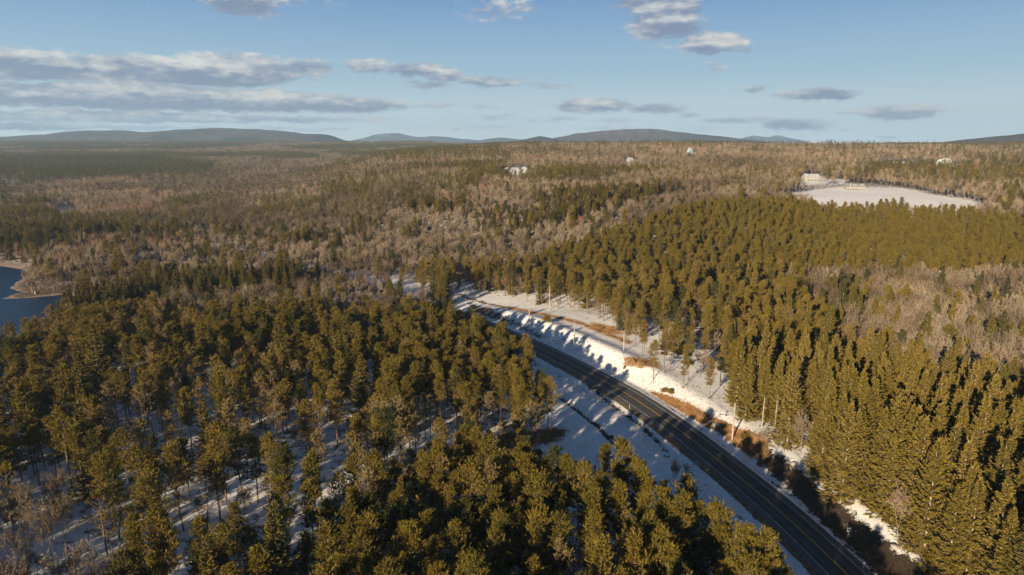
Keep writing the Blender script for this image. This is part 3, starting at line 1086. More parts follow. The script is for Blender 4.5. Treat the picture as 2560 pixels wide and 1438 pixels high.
def spruce(seed, H=22.0, R=3.3, lod=0, bare=0.0, droop=0.35):
    """conical spruce clothed to the ground, boughs sagging and turned up at the tips"""
    r = np.random.default_rng(seed)
    tz = np.linspace(0, 1, 6)
    tp = np.stack([tz * 0, tz * 0, tz * H * .985], -1) + np.array([r.normal(0, .01) * H, r.normal(0, .01) * H, 0]) * (tz ** 1.5)[:, None]
    limbs, bases, dirs, lens = [], [], [], []
    nwh = {0: 34, 1: 18, 2: 9}[lod]
    nb = {0: 7, 1: 5, 2: 4}[lod]
    for w_ in range(nwh):
        f = (w_ + r.uniform(-.3, .3)) / nwh
        if f < bare:
            continue
        z = H * (.03 + .95 * f)
        Lm = R * (1 - f) ** .90 * (0.62 + .6 * r.random()) + .15
        for b in range(nb):
            az_ = b * 6.283 / nb + r.uniform(-.5, .5) + w_ * 1.1
            L = Lm * r.uniform(.6, 1.2)
            h = np.array([math.cos(az_), math.sin(az_), 0])
            m_ = {0: 8, 1: 5, 2: 3}[lod]
            t_ = np.linspace(.12, 1, m_)
            dz_ = L * (-droop * 1.9 * t_ * (1 - .62 * t_ * t_) + (.42 + .5 * f) * t_)
            dz_ -= L * .12
            pts = np.array([0, 0, z]) + h * (L * t_)[:, None] + np.array([0, 0, 1.0]) * dz_[:, None]
            if lod == 0:
                limbs.append((pts[::3], np.linspace(.045, .012, len(pts[::3]))))
            tang = unit(np.gradient(pts, axis=0))
            sd = np.cross(h, [0, 0, 1.0])
            wdt = L * .22 * np.sin(np.clip(t_, .15, .93) * math.pi) + .16
            for sg in ((-1, 1, 0) if lod < 2 else (-1, 1)):
                dd_ = unit(tang * (1.0 if sg else .9) + sd * sg * 1.0 + np.array([0, 0, -.30 - .25 * r.random()]) + r.normal(size=(m_, 3)) * .22)
                bases.append(pts + r.normal(size=(m_, 3)) * .06)
                dirs.append(dd_)
                lens.append((wdt + .25) * r.uniform(.8, 1.25, m_) * (1.0 if sg else .8) * (1 + .25 * lod))
    bases.append(np.array([[0, 0, H * .955]] * 5) + r.normal(size=(5, 3)) * .05)
    dirs.append(unit(r.normal(size=(5, 3)) * .25 + [0, 0, 1]))
    lens.append(np.full(5, H * .05))
    base, dirn, ln = np.concatenate(bases), np.concatenate(dirs), np.concatenate(lens)
    wd = {0: .24, 1: .50, 2: 1.0}[lod]
    Vb, Fb = (blades if lod == 0 else tri_blades)(base, dirn, ln, wd * r.uniform(.7, 1.3, len(base)), r)
    tv, tf = tubes_np([(tp, (H * .011 + .02) * (1 - tz * .88))], 5 if lod == 0 else 3)
    lv, lf = tubes_np(limbs, 3) if limbs else (np.zeros((0, 3)), np.zeros((0, 4), int))
    return (tv, tf), (lv, lf), (Vb, Fb)


def bare_tree(seed, H=14.0, R=3.6, lod=0, forks=2, spread=.78):
    """leafless broadleaf tree: forking trunk, rising limbs and a haze of fine twigs"""
    r = np.random.default_rng(seed)
    big, small, twb, twd, twl = [], [], [], [], []
    wbig = H * .012

    def grow(p, d, L, rad, lev):
        n = 4 if lev == 0 else 3
        t_ = np.linspace(0, 1, n)[:, None]
        bend = unit(r.normal(size=3)) * L * .10
        pts = p + d * L * t_ + bend * t_ ** 2 + np.array([0, 0, .12 * L]) * t_ ** 2 * (lev > 0)
        (big if lev < 2 else small).append((pts, np.linspace(rad, rad * .58, n)))
        end = pts[-1]
        maxl = {0: 4, 1: 3, 2: 2}[lod]
        if lev >= maxl:
            k = {0: 4, 1: 5, 2: 7}[lod]
            tl = {0: .9, 1: 1.5, 2: 2.6}[lod] * H / 14
            for q in range(k):
                u_ = r.uniform(.1, 1)
                twb.append(p + (end - p) * u_)
                twd.append(unit(d + r.normal(size=3) * .55 + np.array([0, 0, .35])))
                twl.append(tl * r.uniform(.6, 1.3))
            return
        nb = {0: (forks + 2, 4, 4, 3), 1: (forks + 2, 4, 3), 2: (3, 3)}[lod][lev]
        for q in range(nb):
            u_ = 1.0 if q == 0 else (r.uniform(.55, 1.0) if lev else r.uniform(.6, 1.0))
            pp = pts[0] + (pts[-1] - pts[0]) * u_
            nd = unit(d * .9 + unit(r.normal(size=3) * [1, 1, .35]) * (spread * (1.1 if q else .4)) + np.array([0, 0, .30]))
            grow(pp, nd, L * (r.uniform(.58, .86) if lev else r.uniform(1.1, 1.9)), rad * .56, lev + 1)

    grow(np.zeros(3), unit(np.array([r.normal(0, .05), r.normal(0, .05), 1])), H * .20, wbig, 0)
    tv, tf = tubes_np(big, 5 if lod == 0 else 3)
    if small:
        lv, lf = tubes_np(small, 3)
    else:
        lv, lf = np.zeros((0, 3)), np.zeros((0, 4), int)
    base, dirn, ln = np.array(twb), np.array(twd), np.array(twl)
    rep = {0: 5, 1: 5, 2: 3}[lod]
    base = np.repeat(base, rep, 0) + r.normal(size=(len(base) * rep, 3)) * .10
    dirn = unit(np.repeat(dirn, rep, 0) + r.normal(size=(len(base), 3)) * .38)
    ln = np.repeat(ln, rep) * r.uniform(.6, 1.2, len(base))
    wd = {0: .075, 1: .13, 2: .28}[lod]
    Vb, Fb = tri_blades(base, dirn, ln, wd, r)
    # scale the crown to the asked height
    zmax = Vb[:, 2].max()
    s = np.array([R / max(1e-3, np.percentile(np.hypot(Vb[:, 0], Vb[:, 1]), 92)), 0, H / zmax])
    s[1] = s[0]
    sxy = min(1.5, s[0])
    S = np.array([sxy, sxy, s[2]])
    return (tv * S, tf), (lv * S, lf), (Vb * S, Fb)


def full_mesh(name, data, mats):
    (tv, tf), (lv, lf), (bv, bf) = data
    parts = [(tv, tf, 0)]
    if len(lv):
        parts.append((lv, lf, 0))
    parts.append((bv, bf, 1))
    V, Fs, M = merge(parts)
    return mesh_from(name, V, Fs, mats, M)


def part_meshes(name, data, mats):
    """two meshes: trunk, and crown (limbs and needles or twigs)"""
    (tv, tf), (lv, lf), (bv, bf) = data
    tm = mesh_from(name + "_trunk", tv, tf, [mats[0]])
    parts = ([(lv, lf, 0)] if len(lv) else []) + [(bv, bf, 1)]
    V, Fs, M = merge(parts)
    cm = mesh_from(name + "_crown", V, Fs, mats, M)
    return tm, cm


MP, MS, MT = [M_BARK, M_PINE], [M_BARKG, M_SPRUCE], [M_BARKG, M_TWIG]
MTP = [M_BIRCH, M_TWIG]

PINES = [
    ("broad", dict(seed=1, H=17.5, cb=.42, R=2.12, ragged=.38)), ("pointed", dict(seed=12, H=18.5, cb=.36, R=1.89, ragged=.34)), ("narrow", dict(seed=2, H=18.5, cb=.45, R=1.71, ragged=.3)),
    ("ragged", dict(seed=3, H=18, cb=.40, R=2.34, ragged=.58, dens=.9)), ("bushy", dict(seed=4, H=16.5, cb=.32, R=2.16, ragged=.32, dens=1.1)),
    ("slender", dict(seed=5, H=19, cb=.5, R=1.80, ragged=.35, dens=.9)), ("forked", dict(seed=6, H=17, cb=.45, R=1.98, ragged=.4, fork=True)),
    ("round topped", dict(seed=8, H=16.5, cb=.5, R=2.16, ragged=.4, flat=1)),
]
THIN = [
    ("thin", dict(seed=21, H=16.5, cb=.38, R=2.4, ragged=.45, dens=.55, dead=.35)), ("wispy", dict(seed=22, H=17.5, cb=.45, R=2.2, ragged=.5, dens=.5, dead=.4)),
    ("half bare", dict(seed=23, H=15.5, cb=.3, R=2.7, ragged=.5, dens=.5, dead=.5)),
]
SPRS = [
    ("dense", dict(seed=31, H=24, R=5.0)), ("narrow", dict(seed=32, H=25, R=4.1)), ("broad", dict(seed=33, H=23, R=5.7, droop=.42)),
    ("slim", dict(seed=34, H=22.5, R=3.8, bare=.08)), ("full", dict(seed=35, H=26, R=5.3, droop=.4)), ("bare trunked", dict(seed=36, H=24, R=3.9, bare=.42)),
]
BARES = [
    ("spreading", dict(seed=41, H=12, R=3.6)), ("upright", dict(seed=42, H=14, R=2.8, spread=.6)), ("twiggy", dict(seed=43, H=11, R=3.0, forks=3)),
    ("forked", dict(seed=44, H=13, R=3.2, forks=1, spread=.8)), ("rounded", dict(seed=45, H=12.5, R=3.9, spread=.85)),
]

hidden = {}


def lib(name, specs, fn, mats, lod):
    """a collection of tree shapes for the far woods (instanced by geometry nodes)"""
    c = bpy.data.collections.new(name)
    for i, (_, kw) in enumerate(specs):
        me = full_mesh(f"{name}_{i:02d}", fn(lod=lod, **kw), mats)
        o = bpy.data.objects.new(f"{name}_{i:02d}", me)
        c.objects.link(o)
    return c


SPEC = {'pine': (PINES, pine, MP), 'thin': (THIN, pine, MP), 'spruce': (SPRS, spruce, MS), 'bare': (BARES, bare_tree, MT)}
LIB = {}
PARTS = {}
for k, (specs, fn, mats) in SPEC.items():
    PARTS[k] = []
    c = bpy.data.collections.new(k + "_shapes")
    for i, (_, kw) in enumerate(specs):
        data = fn(lod=0, **kw)
        PARTS[k].append(part_meshes(k, data, mats))
        o = bpy.data.objects.new(f"{k}_shape_{i:02d}", full_mesh(f"{k}_{i:02d}", data, mats))
        c.objects.link(o)
    LIB[k, 0] = c
    LIB[k, 1] = lib(k + "_middle", specs, fn, mats, 1)
    LIB[k, 2] = lib(k + "_far", specs, fn, mats, 2)


def cluster_lib(name, kinds, seed):
    """for the farthest woods: stands of a few trees each"""
    c = bpy.data.collections.new(name)
    r = np.random.default_rng(seed)
    for i in range(4):
        parts = []
        for q in range(9):
            k = kinds[int(r.integers(len(kinds)))]
            specs, fn, mats = SPEC[k]
            kw = dict(specs[int(r.integers(len(specs)))][1])
            kw['seed'] = int(r.integers(1000))
            (tv, tf), _, (bv, bf) = fn(lod=2, **kw)
            o = np.array([r.uniform(-9, 9), r.uniform(-9, 9), r.uniform(-1.5, 0)])
            if k == 'bare':
                parts.append((tv + o, tf, 0))
            parts.append((bv + o, bf, 1))
        V, Fs, M = merge(parts)
        ob = bpy.data.objects.new(f"{name}_{i:02d}", mesh_from(f"{name}_{i:02d}", V, Fs, mats, M))
        c.objects.link(ob)
    return c


CL_BARE = cluster_lib("bare_stand", ['bare'], 5)
CL_CON = cluster_lib("conifer_stand", ['pine'], 6)


def scatter(name, coll, X, Y, Z, idx, scl, tone, label=None, **props):
    """instances of the collection's shapes at given places, as ONE object"""
    if len(X) == 0:
        return
    me = bpy.data.meshes.new(name)
    me.vertices.add(len(X))
    me.vertices.foreach_set('co', np.stack([X, Y, Z], -1).astype(np.float32).ravel())
    a1 = me.attributes.new('shape', 'INT', 'POINT')
    a1.data.foreach_set('value', idx.astype(np.int32))
    a2 = me.attributes.new('scl', 'FLOAT', 'POINT')
    a2.data.foreach_set('value', scl.astype(np.float32))
    a3 = me.attributes.new('rot', 'FLOAT', 'POINT')
    a3.data.foreach_set('value', rng.uniform(0, 6.283, len(X)).astype(np.float32))
    a4 = me.attributes.new('tone', 'FLOAT', 'POINT')
    a4.data.foreach_set('value', tone.astype(np.float32))
    o = link(name, me, label=label, kind='stuff', **props)
    g = bpy.data.node_groups.new(name, 'GeometryNodeTree')
    g.interface.new_socket("Geometry", in_out='INPUT', socket_type='NodeSocketGeometry')
    g.interface.new_socket("Geometry", in_out='OUTPUT', socket_type='NodeSocketGeometry')
    gi, go = g.nodes.new('NodeGroupInput'), g.nodes.new('NodeGroupOutput')
    iop = g.nodes.new('GeometryNodeInstanceOnPoints')
    ci = g.nodes.new('GeometryNodeCollectionInfo')
    ci.inputs['Collection'].default_value = coll
    ci.inputs['Separate Children'].default_value = True
    ci.inputs['Reset Children'].default_value = True
    iop.inputs['Pick Instance'].default_value = True

    def named(nm, typ):
        n = g.nodes.new('GeometryNodeInputNamedAttribute')
        n.data_type = typ
        n.inputs['Name'].default_value = nm
        return [q for q in n.outputs if q.enabled][0]
    cx = g.nodes.new('ShaderNodeCombineXYZ')
    g.links.new(named('rot', 'FLOAT'), cx.inputs[2])
    g.links.new(gi.outputs[0], iop.inputs['Points'])
    g.links.new(ci.outputs[0], iop.inputs['Instance'])
    g.links.new(named('shape', 'INT'), iop.inputs['Instance Index'])
    g.links.new(cx.outputs[0], iop.inputs['Rotation'])
    g.links.new(named('scl', 'FLOAT'), iop.inputs['Scale'])
    g.links.new(iop.outputs[0], go.inputs[0])
    md = o.modifiers.new("scatter", 'NODES')
    md.node_group = g
    return o


# ------------------------------------------------------------------ where the trees stand
def jitter(x0, x1, y0, y1, s, seed):
    r = np.random.default_rng(seed)
    X, Y = np.meshgrid(np.arange(x0, x1, s), np.arange(y0, y1, s * .9))
    X = X + (np.arange(X.shape[0])[:, None] % 2) * s * .5
    X = X + r.uniform(-.42, .42, X.shape) * s
    Y = Y + r.uniform(-.42, .42, Y.shape) * s
    return X.ravel(), Y.ravel()


# clearings and stands, given by the photograph's pixels of their places on the ground
CLEAR = [
    # snowfield left of the road
    [(1322, 880), (1312, 925), (1325, 990), (1350, 1050), (1400, 1120), (1330, 1180), (1300, 1240), (1440, 1275), (1600, 1330), (1720, 1390), (1830, 1440), (1900, 1450), (1990, 1450), (2000, 1400)],
    # snow bank and pole line right of the road
    [(1150, 690), (1172, 735), (1230, 742), (1290, 748), (1372, 768), (1440, 780), (1500, 800), (1560, 835), (1556, 870), (1600, 900), (1660, 950), (1730, 985), (1790, 1030), (1850, 1050),
     (1905, 1080), (1925, 1120), (1975, 1205), (2050, 1300), (2140, 1400), (2360, 1600), (2300, 1750), (2100, 1440), (1700, 1090), (1300, 850), (1140, 790)],
    # snow gap between the woods in the left foreground
    [(975, 690), (1060, 690), (1050, 735), (985, 730)],
    # house field
    [(1940, 490), (2050, 474), (2100, 462), (2180, 462), (2260, 472), (2330, 488), (2420, 505), (2470, 520), (2460, 545), (2430, 550), (2300, 546), (2200, 542), (2060, 548), (2030, 520), (1975, 512)],
    # lawns round the far houses
    [(1990, 462), (2010, 440), (2040, 436), (2060, 446), (2120, 452), (2110, 462)], [(2200, 418), (2215, 404), (2290, 408), (2350, 412), (2400, 410), (2400, 422), (2300, 420)],
    [(1268, 436), (1268, 426), (1330, 424), (1330, 434)], [(1718, 392), (1720, 380), (1744, 380), (1746, 392)],
    # open shore and gaps on the left
    [(-300, 650), (30, 655), (72, 662), (84, 668), (78, 672), (-300, 668)],
    [(110, 520), (190, 520), (200, 545), (150, 548)], [(0, 455), (50, 455), (50, 475), (0, 475)],
    [(1975, 1095), (1950, 1130), (1905, 1096), (1930, 1080)],
]
SPARSE = [  # thin woods: the chance that a place is taken is lowered
    ([(900, 860), (860, 1000), (770, 1130), (700, 1240), (600, 1330), (420, 1420), (330, 1480), (560, 1480), (820, 1330), (880, 1180), (960, 1010), (960, 900)], .30),
    ([(1560, 860), (1640, 780), (1800, 830), (1820, 990), (1790, 1030), (1600, 930)], .42),
    ([(960, 1120), (1290, 1060), (1400, 1090), (1300, 1180), (1050, 1210), (900, 1330), (820, 1330), (880, 1180)], .33),
    ([(60, 1120), (300, 1010), (560, 960), (640, 1010), (500, 1110), (250, 1180), (60, 1190)], .45),
]


def gpoly(poly):
    return np.array([px_ground(*q)[:2] for q in poly])


CLEAR_G = [gpoly(p) for p in CLEAR]
SPARSE_G = [(gpoly(p), k) for p, k in SPARSE]


def zone_of(X, Y, Z, U, V):
    """what grows where: returns kind index (0 none,1 pine,2 thin,3 spruce,4 bare), chance, tone, scale"""
    n = len(X)
    r = np.random.default_rng(n)
    kind = np.ones(n, int)
    prob = np.full(n, .92)
    tone = np.clip(.36 + r.normal(0, .12, n), 0, 1)
    scl = r.uniform(.78, 1.14, n)
    q1 = fbm(X / 60 + 4, Y / 60 + 9, 3)
    q2 = fbm(X / 170 + 40, Y / 170 + 19, 3)
    q3 = fbm(X / 22 + 4, Y / 22 + 29, 2)
    u = r.random(n)
    P = lambda poly: inpoly(U, V, poly)
    rdv = road_d(X, Y)
    right = np.where(Y < 1000, rdv > 0, True) & (U > 1000)
    # ---- far country: mostly bare woods with drifts of conifers
    farz = Y > 300
    con = sstep(q2 * .6 + q1 * .4, .53, .62) * .6 + .05
    con = np.where(P([(560, 470), (900, 440), (1300, 470), (1700, 500), (1500, 560), (1300, 610), (900, 620), (640, 600)]), .05 + .50 * (q1 > .555) + .15 * (q3 > .6), con)
    con = np.where(P([(-300, 560), (110, 540), (420, 560), (640, 650), (300, 640), (100, 620), (-300, 640)]), .30 + .45 * (q3 > .5), con)
    con = np.where(P([(560, 470), (700, 600), (640, 660), (380, 620), (300, 480)]), .10 + .42 * (q1 > .55), con)
    con = np.where(P([(900, 372), (1250, 384), (1250, 408), (1000, 412), (880, 392)]), .45 * (q3 > .45) + .1, con)
    con = np.where(P([(-200, 395), (150, 400), (360, 400), (540, 418), (520, 446), (300, 452), (120, 470), (-200, 520)]), .92, con)
    con = np.where(P([(1250, 360), (2560, 360), (2560, 400), (1980, 440), (1300, 440)]), .035 + .4 * (q1 > .64), con)
    con = np.where(P([(2230, 425), (2600, 400), (2600, 500), (2420, 490), (2280, 460)]), .2 + .4 * (q3 > .5), con)
    con = np.where(P([(700, 640), (1300, 600), (1500, 600), (1320, 650), (1060, 700), (980, 700), (740, 700)]), .06, con)
    con = np.where(P([(120, 560), (110, 470), (330, 455), (420, 520), (340, 560), (250, 570)]), .05, con)
    con = np.where(P([(1740, 470), (2000, 440), (2010, 480), (1760, 500)]), .12, con)
    con = np.where(P([(2280, 470), (2560, 470), (2560, 560), (2480, 540), (2420, 500)]), .15, con)
    fk = np.where(u < con, 1, 4)
    fk = np.where((fk == 1) & (r.random(n) < .3), 3, fk)
    kind = np.where(farz, fk, kind)
    tone = np.where(farz & (fk == 1), np.clip(.22 + r.normal(0, .12, n), 0, 1), tone)
    tone = np.where(farz & (fk == 3), .25, tone)
    scl = np.where(farz & (fk == 3), r.uniform(.5, .75, n), scl)
    tone = np.where(farz & (fk == 4), np.clip(.42 + (q2 - .5) * 1.2 + (q1 - .5) * .9 + r.normal(0, .16, n), 0, 1), tone)
    scl = np.where(farz & (fk == 4), r.uniform(.8, 1.15, n), scl)
    scl = np.where(farz & (fk == 1), r.uniform(.75, 1.05, n) * np.where(Y > 1000, 1.25, 1), scl)
    tone = np.where(farz & (fk == 1) & (Y > 900), np.clip(.12 + r.normal(0, .08, n), 0, 1), tone)
    dk = P([(-300, 392), (150, 398), (360, 400), (545, 418), (525, 448), (300, 455), (120, 475), (0, 520), (-300, 520)])
    tone = np.where(dk & (kind != 4), .04, tone)  # dark far-left conifers; the cloud shadow over them is put into this tone
    # ---- plantation of pines on the slope at right
    plant = P([(1700, 548), (1800, 532), (1960, 526), (2050, 548), (2240, 550), (2420, 556), (2800, 600), (2800, 722), (2560, 718), (2350, 720), (2000, 722), (1760, 735), (1500, 740),
               (1360, 725), (1310, 690), (1440, 640), (1600, 590)])
    kind = np.where(plant, 1, kind)
    tone = np.where(plant, np.clip(.36 + r.normal(0, .05, n), 0, 1), tone)
    scl = np.where(plant, r.uniform(.64, .84, n), scl)
    prob = np.where(plant, .985, prob)
    # ---- bare wood at far right in front of the plantation
    brt = P([(1960, 722), (2350, 720), (2800, 700), (3300, 1180), (2560, 1115), (2400, 1055), (2240, 1000), (2120, 960), (2090, 880), (2010, 790)])
    kind = np.where(brt, np.where(u < np.where(U < 2250, .16, .05) + .14 * (q3 > .62), np.where(u < .06, 3, 1), 4), kind)
    prob = np.where(brt, .97, prob)
    scl = np.where(brt & (kind == 4), r.uniform(1.05, 1.4, n), np.where(brt, np.minimum(scl, .9), scl))
    tone = np.where(brt & (kind == 4), np.clip(.30 + (q3 - .5) * 1.4 + r.normal(0, .12, n), 0, .8), tone)
    # ---- spruces at right
    sp = P([(1760, 1200), (1770, 1000), (1850, 985), (1990, 985), (2200, 1000), (2400, 1060), (2560, 1120), (3200, 1200), (3600, 2600), (2400, 2600), (2000, 1400)]) & right
    sp2 = sp | ((Y < 115) & (rdv > 16) & (X > 0))
    kind = np.where(sp2, np.where(u < .955, 3, 4), kind)
    tone = np.where(sp2, np.clip(.56 + r.normal(0, .13, n), 0, 1), tone)
    scl = np.where(sp2, r.uniform(.82, 1.12, n), scl)
    prob = np.where(sp2, .60, prob)
    mixed = right & ~sp2 & ~plant & ~brt & (V > 700) & (V < 1100)
    kind = np.where(mixed, np.where(u < .18, 2, np.where(u < .27, 3, np.where(u < .37, 4, 1))), kind)
    tone = np.where(mixed & (kind <= 2), np.clip(.56 + r.normal(0, .13, n), 0, 1), tone)
    scl = np.where(mixed, r.uniform(.72, 1.05, n), scl)
    # ---- dark edge of spruces in front of the lake
    edge = P([(-200, 900), (60, 850), (160, 800), (400, 742), (560, 728), (740, 722), (760, 742), (560, 762), (420, 775), (200, 838), (90, 880), (-200, 960)])
    kind = np.where(edge, np.where(u < .9, 3, 1), kind)
    tone = np.where(edge, .30, tone)
    scl = np.where(edge, r.uniform(.70, .86, n), scl)
    prob = np.where(edge, .98, prob)
    behind = P([(100, 620), (700, 600), (760, 690), (740, 720), (400, 742), (160, 790), (110, 690)])
    kind = np.where(behind, np.where(u < .16, 1, 4), kind)
    prob = np.where(behind, .62, prob)
    shw = P([(98, 662), (112, 690), (135, 728), (230, 728), (340, 715), (340, 655), (120, 652)])
    kind = np.where(shw, np.where(u < .12, 1, 4), kind)
    prob = np.where(shw, .97, prob)
    scl = np.where(shw & (kind == 4), r.uniform(1.0, 1.3, n), scl)
    # ---- left woods
    leftw = (~right) & ~farz & ~edge & ~behind
    lw_thin = leftw & (q1 > .48) & (u < .5)
    kind = np.where(leftw, 1, kind)
    kind = np.where(lw_thin | (leftw & (u < .06)), 2, kind)
    kind = np.where(leftw & (u > .955), 4, kind)
    kind = np.where(leftw & (u > .90) & (u < .925), 3, kind)
    tone = np.where(leftw & (kind == 1), np.clip(.40 + (q1 - .5) * .7 + r.normal(0, .10, n), 0, 1), tone)
    tone = np.where(leftw & (kind == 2), np.clip(.78 + r.normal(0, .1, n), 0, 1), tone)
    tone = np.where(leftw & (kind == 3), .35, tone)
    cornr = P([(-400, 1330), (0, 1290), (230, 1290), (330, 1420), (260, 1800), (-600, 1800)])
    kind = np.where(cornr, np.where(u < .7, 4, 2), kind)
    prob = np.where(cornr, .6, prob)
    # young dense group between the road and the left woods
    dense = P([(880, 900), (1180, 800), (1290, 850), (1330, 930), (1390, 1060), (1280, 1060), (1000, 1110), (900, 1010)]) | P([(900, 1290), (1250, 1240), (1440, 1275), (1600, 1330), (1720, 1400), (1830, 1470), (1950, 1620), (1900, 2400), (800, 2400), (820, 1500)])
    kind = np.where(dense & (kind == 2) & (u < .35), 1, kind)
    tone = np.where(dense & (kind == 1), np.clip(.34 + r.normal(0, .07, n), 0, 1), tone)
    scl = np.where(dense & (kind == 1) & (Y < 170), scl * 1.04, scl)
    prob = np.where(dense, .93, np.where(leftw, np.where(V > 900, .50, .68), prob))
    prob = np.where(leftw & (rdv > -46) & (Y > 210), .985, prob)
    nb_ = leftw & (Y > 195) & (rdv > -62)
    scl = np.where(nb_, np.minimum(scl, .95), scl)
    tone = np.where((kind == 1) & ~plant & (r.random(n) < .10), .05, tone)
    front = sp2 & (rdv > 15) & (rdv < 36) & (Y < 165)
    prob = np.where(front, .97, prob)
    # ---- clearings
    for g, k in SPARSE_G:
        prob = np.where(inpoly(X, Y, g), np.minimum(prob, k), prob)
    for g in CLEAR_G:
        prob = np.where(inpoly(X, Y, g), 0, prob)
    prob = np.where((np.abs(rdv) < np.where(Y > 350, 7.5, 12)) & (Y < 1040), 0, prob)
    prob = np.where((np.abs(rdv) < 30) & (Y > 350), np.maximum(prob, .95) * (prob > 0), prob)
    prob = np.where((rdv < 0) & (rdv > -np.interp(Y, [0, 90, 128, 137, 150, 200, 225, 330], [19, 22, 24, 38, 38, 20, 22, 22])) & (Y < 330), 0, prob)
    prob = np.where((rdv > 0) & (rdv < np.where(Y < 160, 15.5, 19)) & (Y < 330), 0, prob)
    for hx, hy, hw in HOUSE_XY:
        prob = np.where((np.abs(X - hx * (1 - (hy - Y) / hy)) < hw * .62 + 4) & (Y > hy - hw * 2.2 - 45) & (Y < hy + 16), 0, prob)
    sq = poly_sd(X, Y, SHORE)
    prob = np.where(sq < np.where(shw, 3, 5), 0, prob)
    prob = np.where((X * X + Y * Y < 45 ** 2), prob * .8, prob)
    keep = r.random(n) < prob
    return np.where(keep, kind, 0), tone, scl


KN = {1: 'pine', 2: 'thin', 3: 'spruce', 4: 'bare'}
NVAR = {'pine': len(PINES), 'thin': len(THIN), 'spruce': len(SPRS) - 1, 'bare': len(BARES)}


def field_of(x0, x1, y0, y1, s, seed, near_lim, far_lim, wide=.86, pad=70):
    X, Y = jitter(x0, x1, y0, y1, s, seed)
    k = (np.abs(X) < wide * np.maximum(Y, 0) + pad) & (Y >= near_lim) & (Y < far_lim)
    X, Y = X[k], Y[k]
    Z = terrain(X, Y)
    U, V = project(X, Y, Z)
    kind, tone, scl = zone_of(X, Y, Z, U, V)
    k = kind > 0
    return X[k], Y[k], Z[k], U[k], V[k], kind[k], tone[k], scl[k]


A = field_of(-360, 360, 10, 345, 4.9, 11, 10, 345)
B = field_of(-1000, 1000, 345, 1000, 5.6, 12, 345, 1000)
Cc = field_of(-2400, 2400, 1000, 2600, 9.5, 13, 1000, 2600, pad=0)
# trees placed one by one, where the photograph shows them standing alone (kind, shape, photo pixels of the foot, tone, scale)
SOLO = [
    ('pine', 3, 1368, 1092, .62, .98), ('pine', 0, 1346, 1105, .42, .95), ('pine', 5, 1605, 902, .60, .80), ('pine', 3, 1633, 952, .66, .82), ('pine', 0, 1708, 972, .55, .70),
    ('thin', 2, 1368, 764, .80, .52), ('bare', 3, 1271, 741, .95, 1.05), ('bare', 1, 1682, 1222, .75, .62), ('bare', 3, 1712, 1215, .72, .5), ('pine', 4, 1570, 860, .5, .72),
    ('pine', 2, 1108, 778, .3, .98), ('spruce', 1, 1098, 770, .3, .92), ('pine', 6, 785, 1300, .3, .92), ('thin', 0, 460, 1330, .6, 1.0), ('pine', 5, 800, 1090, .4, .85),
    ('spruce', 0, 1352, 757, .2, .62), ('bare', 0, 1330, 700, .6, 1.35), ('spruce', 5, 1936, 1082, .55, 1.0), ('spruce', 5, 1905, 1070, .5, .95), ('spruce', 3, 1862, 1062, .5, .98),
    ('pine', 7, 505, 1010, .5, .9), ('bare', 0, 80, 960, .6, 1.0), ('bare', 4, 940, 800, .45, .95), ('bare', 1, 830, 770, .5, .9), ('bare', 0, 150, 1500, .7, 1.0),
    ('bare', 3, 2240, 1345, .85, 1.0),
]
SX = []
for k, vi, px, py, tn, sc in SOLO:
    x, y, z = px_ground(px, py)
    SX.append((x, y, z, k, vi, tn, sc, px, py))

X, Y, Z, U, V, kind, tone, scl = A
ok = np.ones(len(X), bool)
for s_ in SX:
    ok &= np.hypot(X - s_[0], Y - s_[1]) > 3.0
X, Y, Z, U, V, kind, tone, scl = [q[ok] for q in (X, Y, Z, U, V, kind, tone, scl)]
var = np.array([rng.integers(NVAR[KN[k]]) for k in kind])
solo_n = len(SX)
X = np.concatenate([[s[0] for s in SX], X]); Y = np.concatenate([[s[1] for s in SX], Y]); Z = np.concatenate([[s[2] for s in SX], Z])
inv = {v: k for k, v in KN.items()}
kind = np.concatenate([[inv[s[3]] for s in SX], kind]); var = np.concatenate([[s[4] for s in SX], var])
tone = np.concatenate([[s[5] for s in SX], tone]); scl = np.concatenate([[s[6] for s in SX], scl])
U, V = project(X, Y, Z)
Zt = Z + scl * np.array([SPEC[KN[k]][0][v][1]['H'] for k, v in zip(kind, var)])
UT, VT = project(X, Y, Zt)
zc = Y * math.cos(math.radians(PITCH)) - (Z + 9 - CAM_H) * math.sin(math.radians(PITCH))
inview = (UT > -25) & (UT < 2585) & (VT < 1445) & (zc > 40)
is_solo = np.arange(len(X)) < solo_n


# how much of each tree shows past those in front of it (coarse depth picture of the crowns)
def visible_share():
    W, Hh = 640, 360
    order = np.argsort(zc)
    cover = np.zeros((Hh, W), bool)
    share = np.zeros(len(X))
    for i in order:
        if not inview[i]:
            continue
        R_ = SPEC[KN[kind[i]]][0][var[i]][1]['R'] * scl[i]
        w_ = max(1.0, R_ * .85 * FPX / zc[i] / 4)
        x0, x1 = int((UT[i] / 4) - w_), int((UT[i] / 4) + w_) + 1
        full = kind[i] == 3
        y0 = int(VT[i] / 4)
        y1 = int((VT[i] + (V[i] - VT[i]) * (.9 if full else .55)) / 4) + 1
        x0, x1, y0, y1 = max(0, x0), min(W, x1), max(0, y0), min(Hh, y1)
        if x1 <= x0 or y1 <= y0:
            continue
        sub = cover[y0:y1, x0:x1]
        share[i] = (~sub).sum()
        cover[y0:y1, x0:x1] = True
    return share


vis = visible_share()
vis[is_solo] = 1e6
INDIV = np.zeros(len(X), bool)
for k in KN:
    c = np.where((kind == k) & inview & (vis >= 3))[0]
    c = c[np.argsort(-vis[c])][:290 if k != 4 else 240]
    INDIV[c] = True

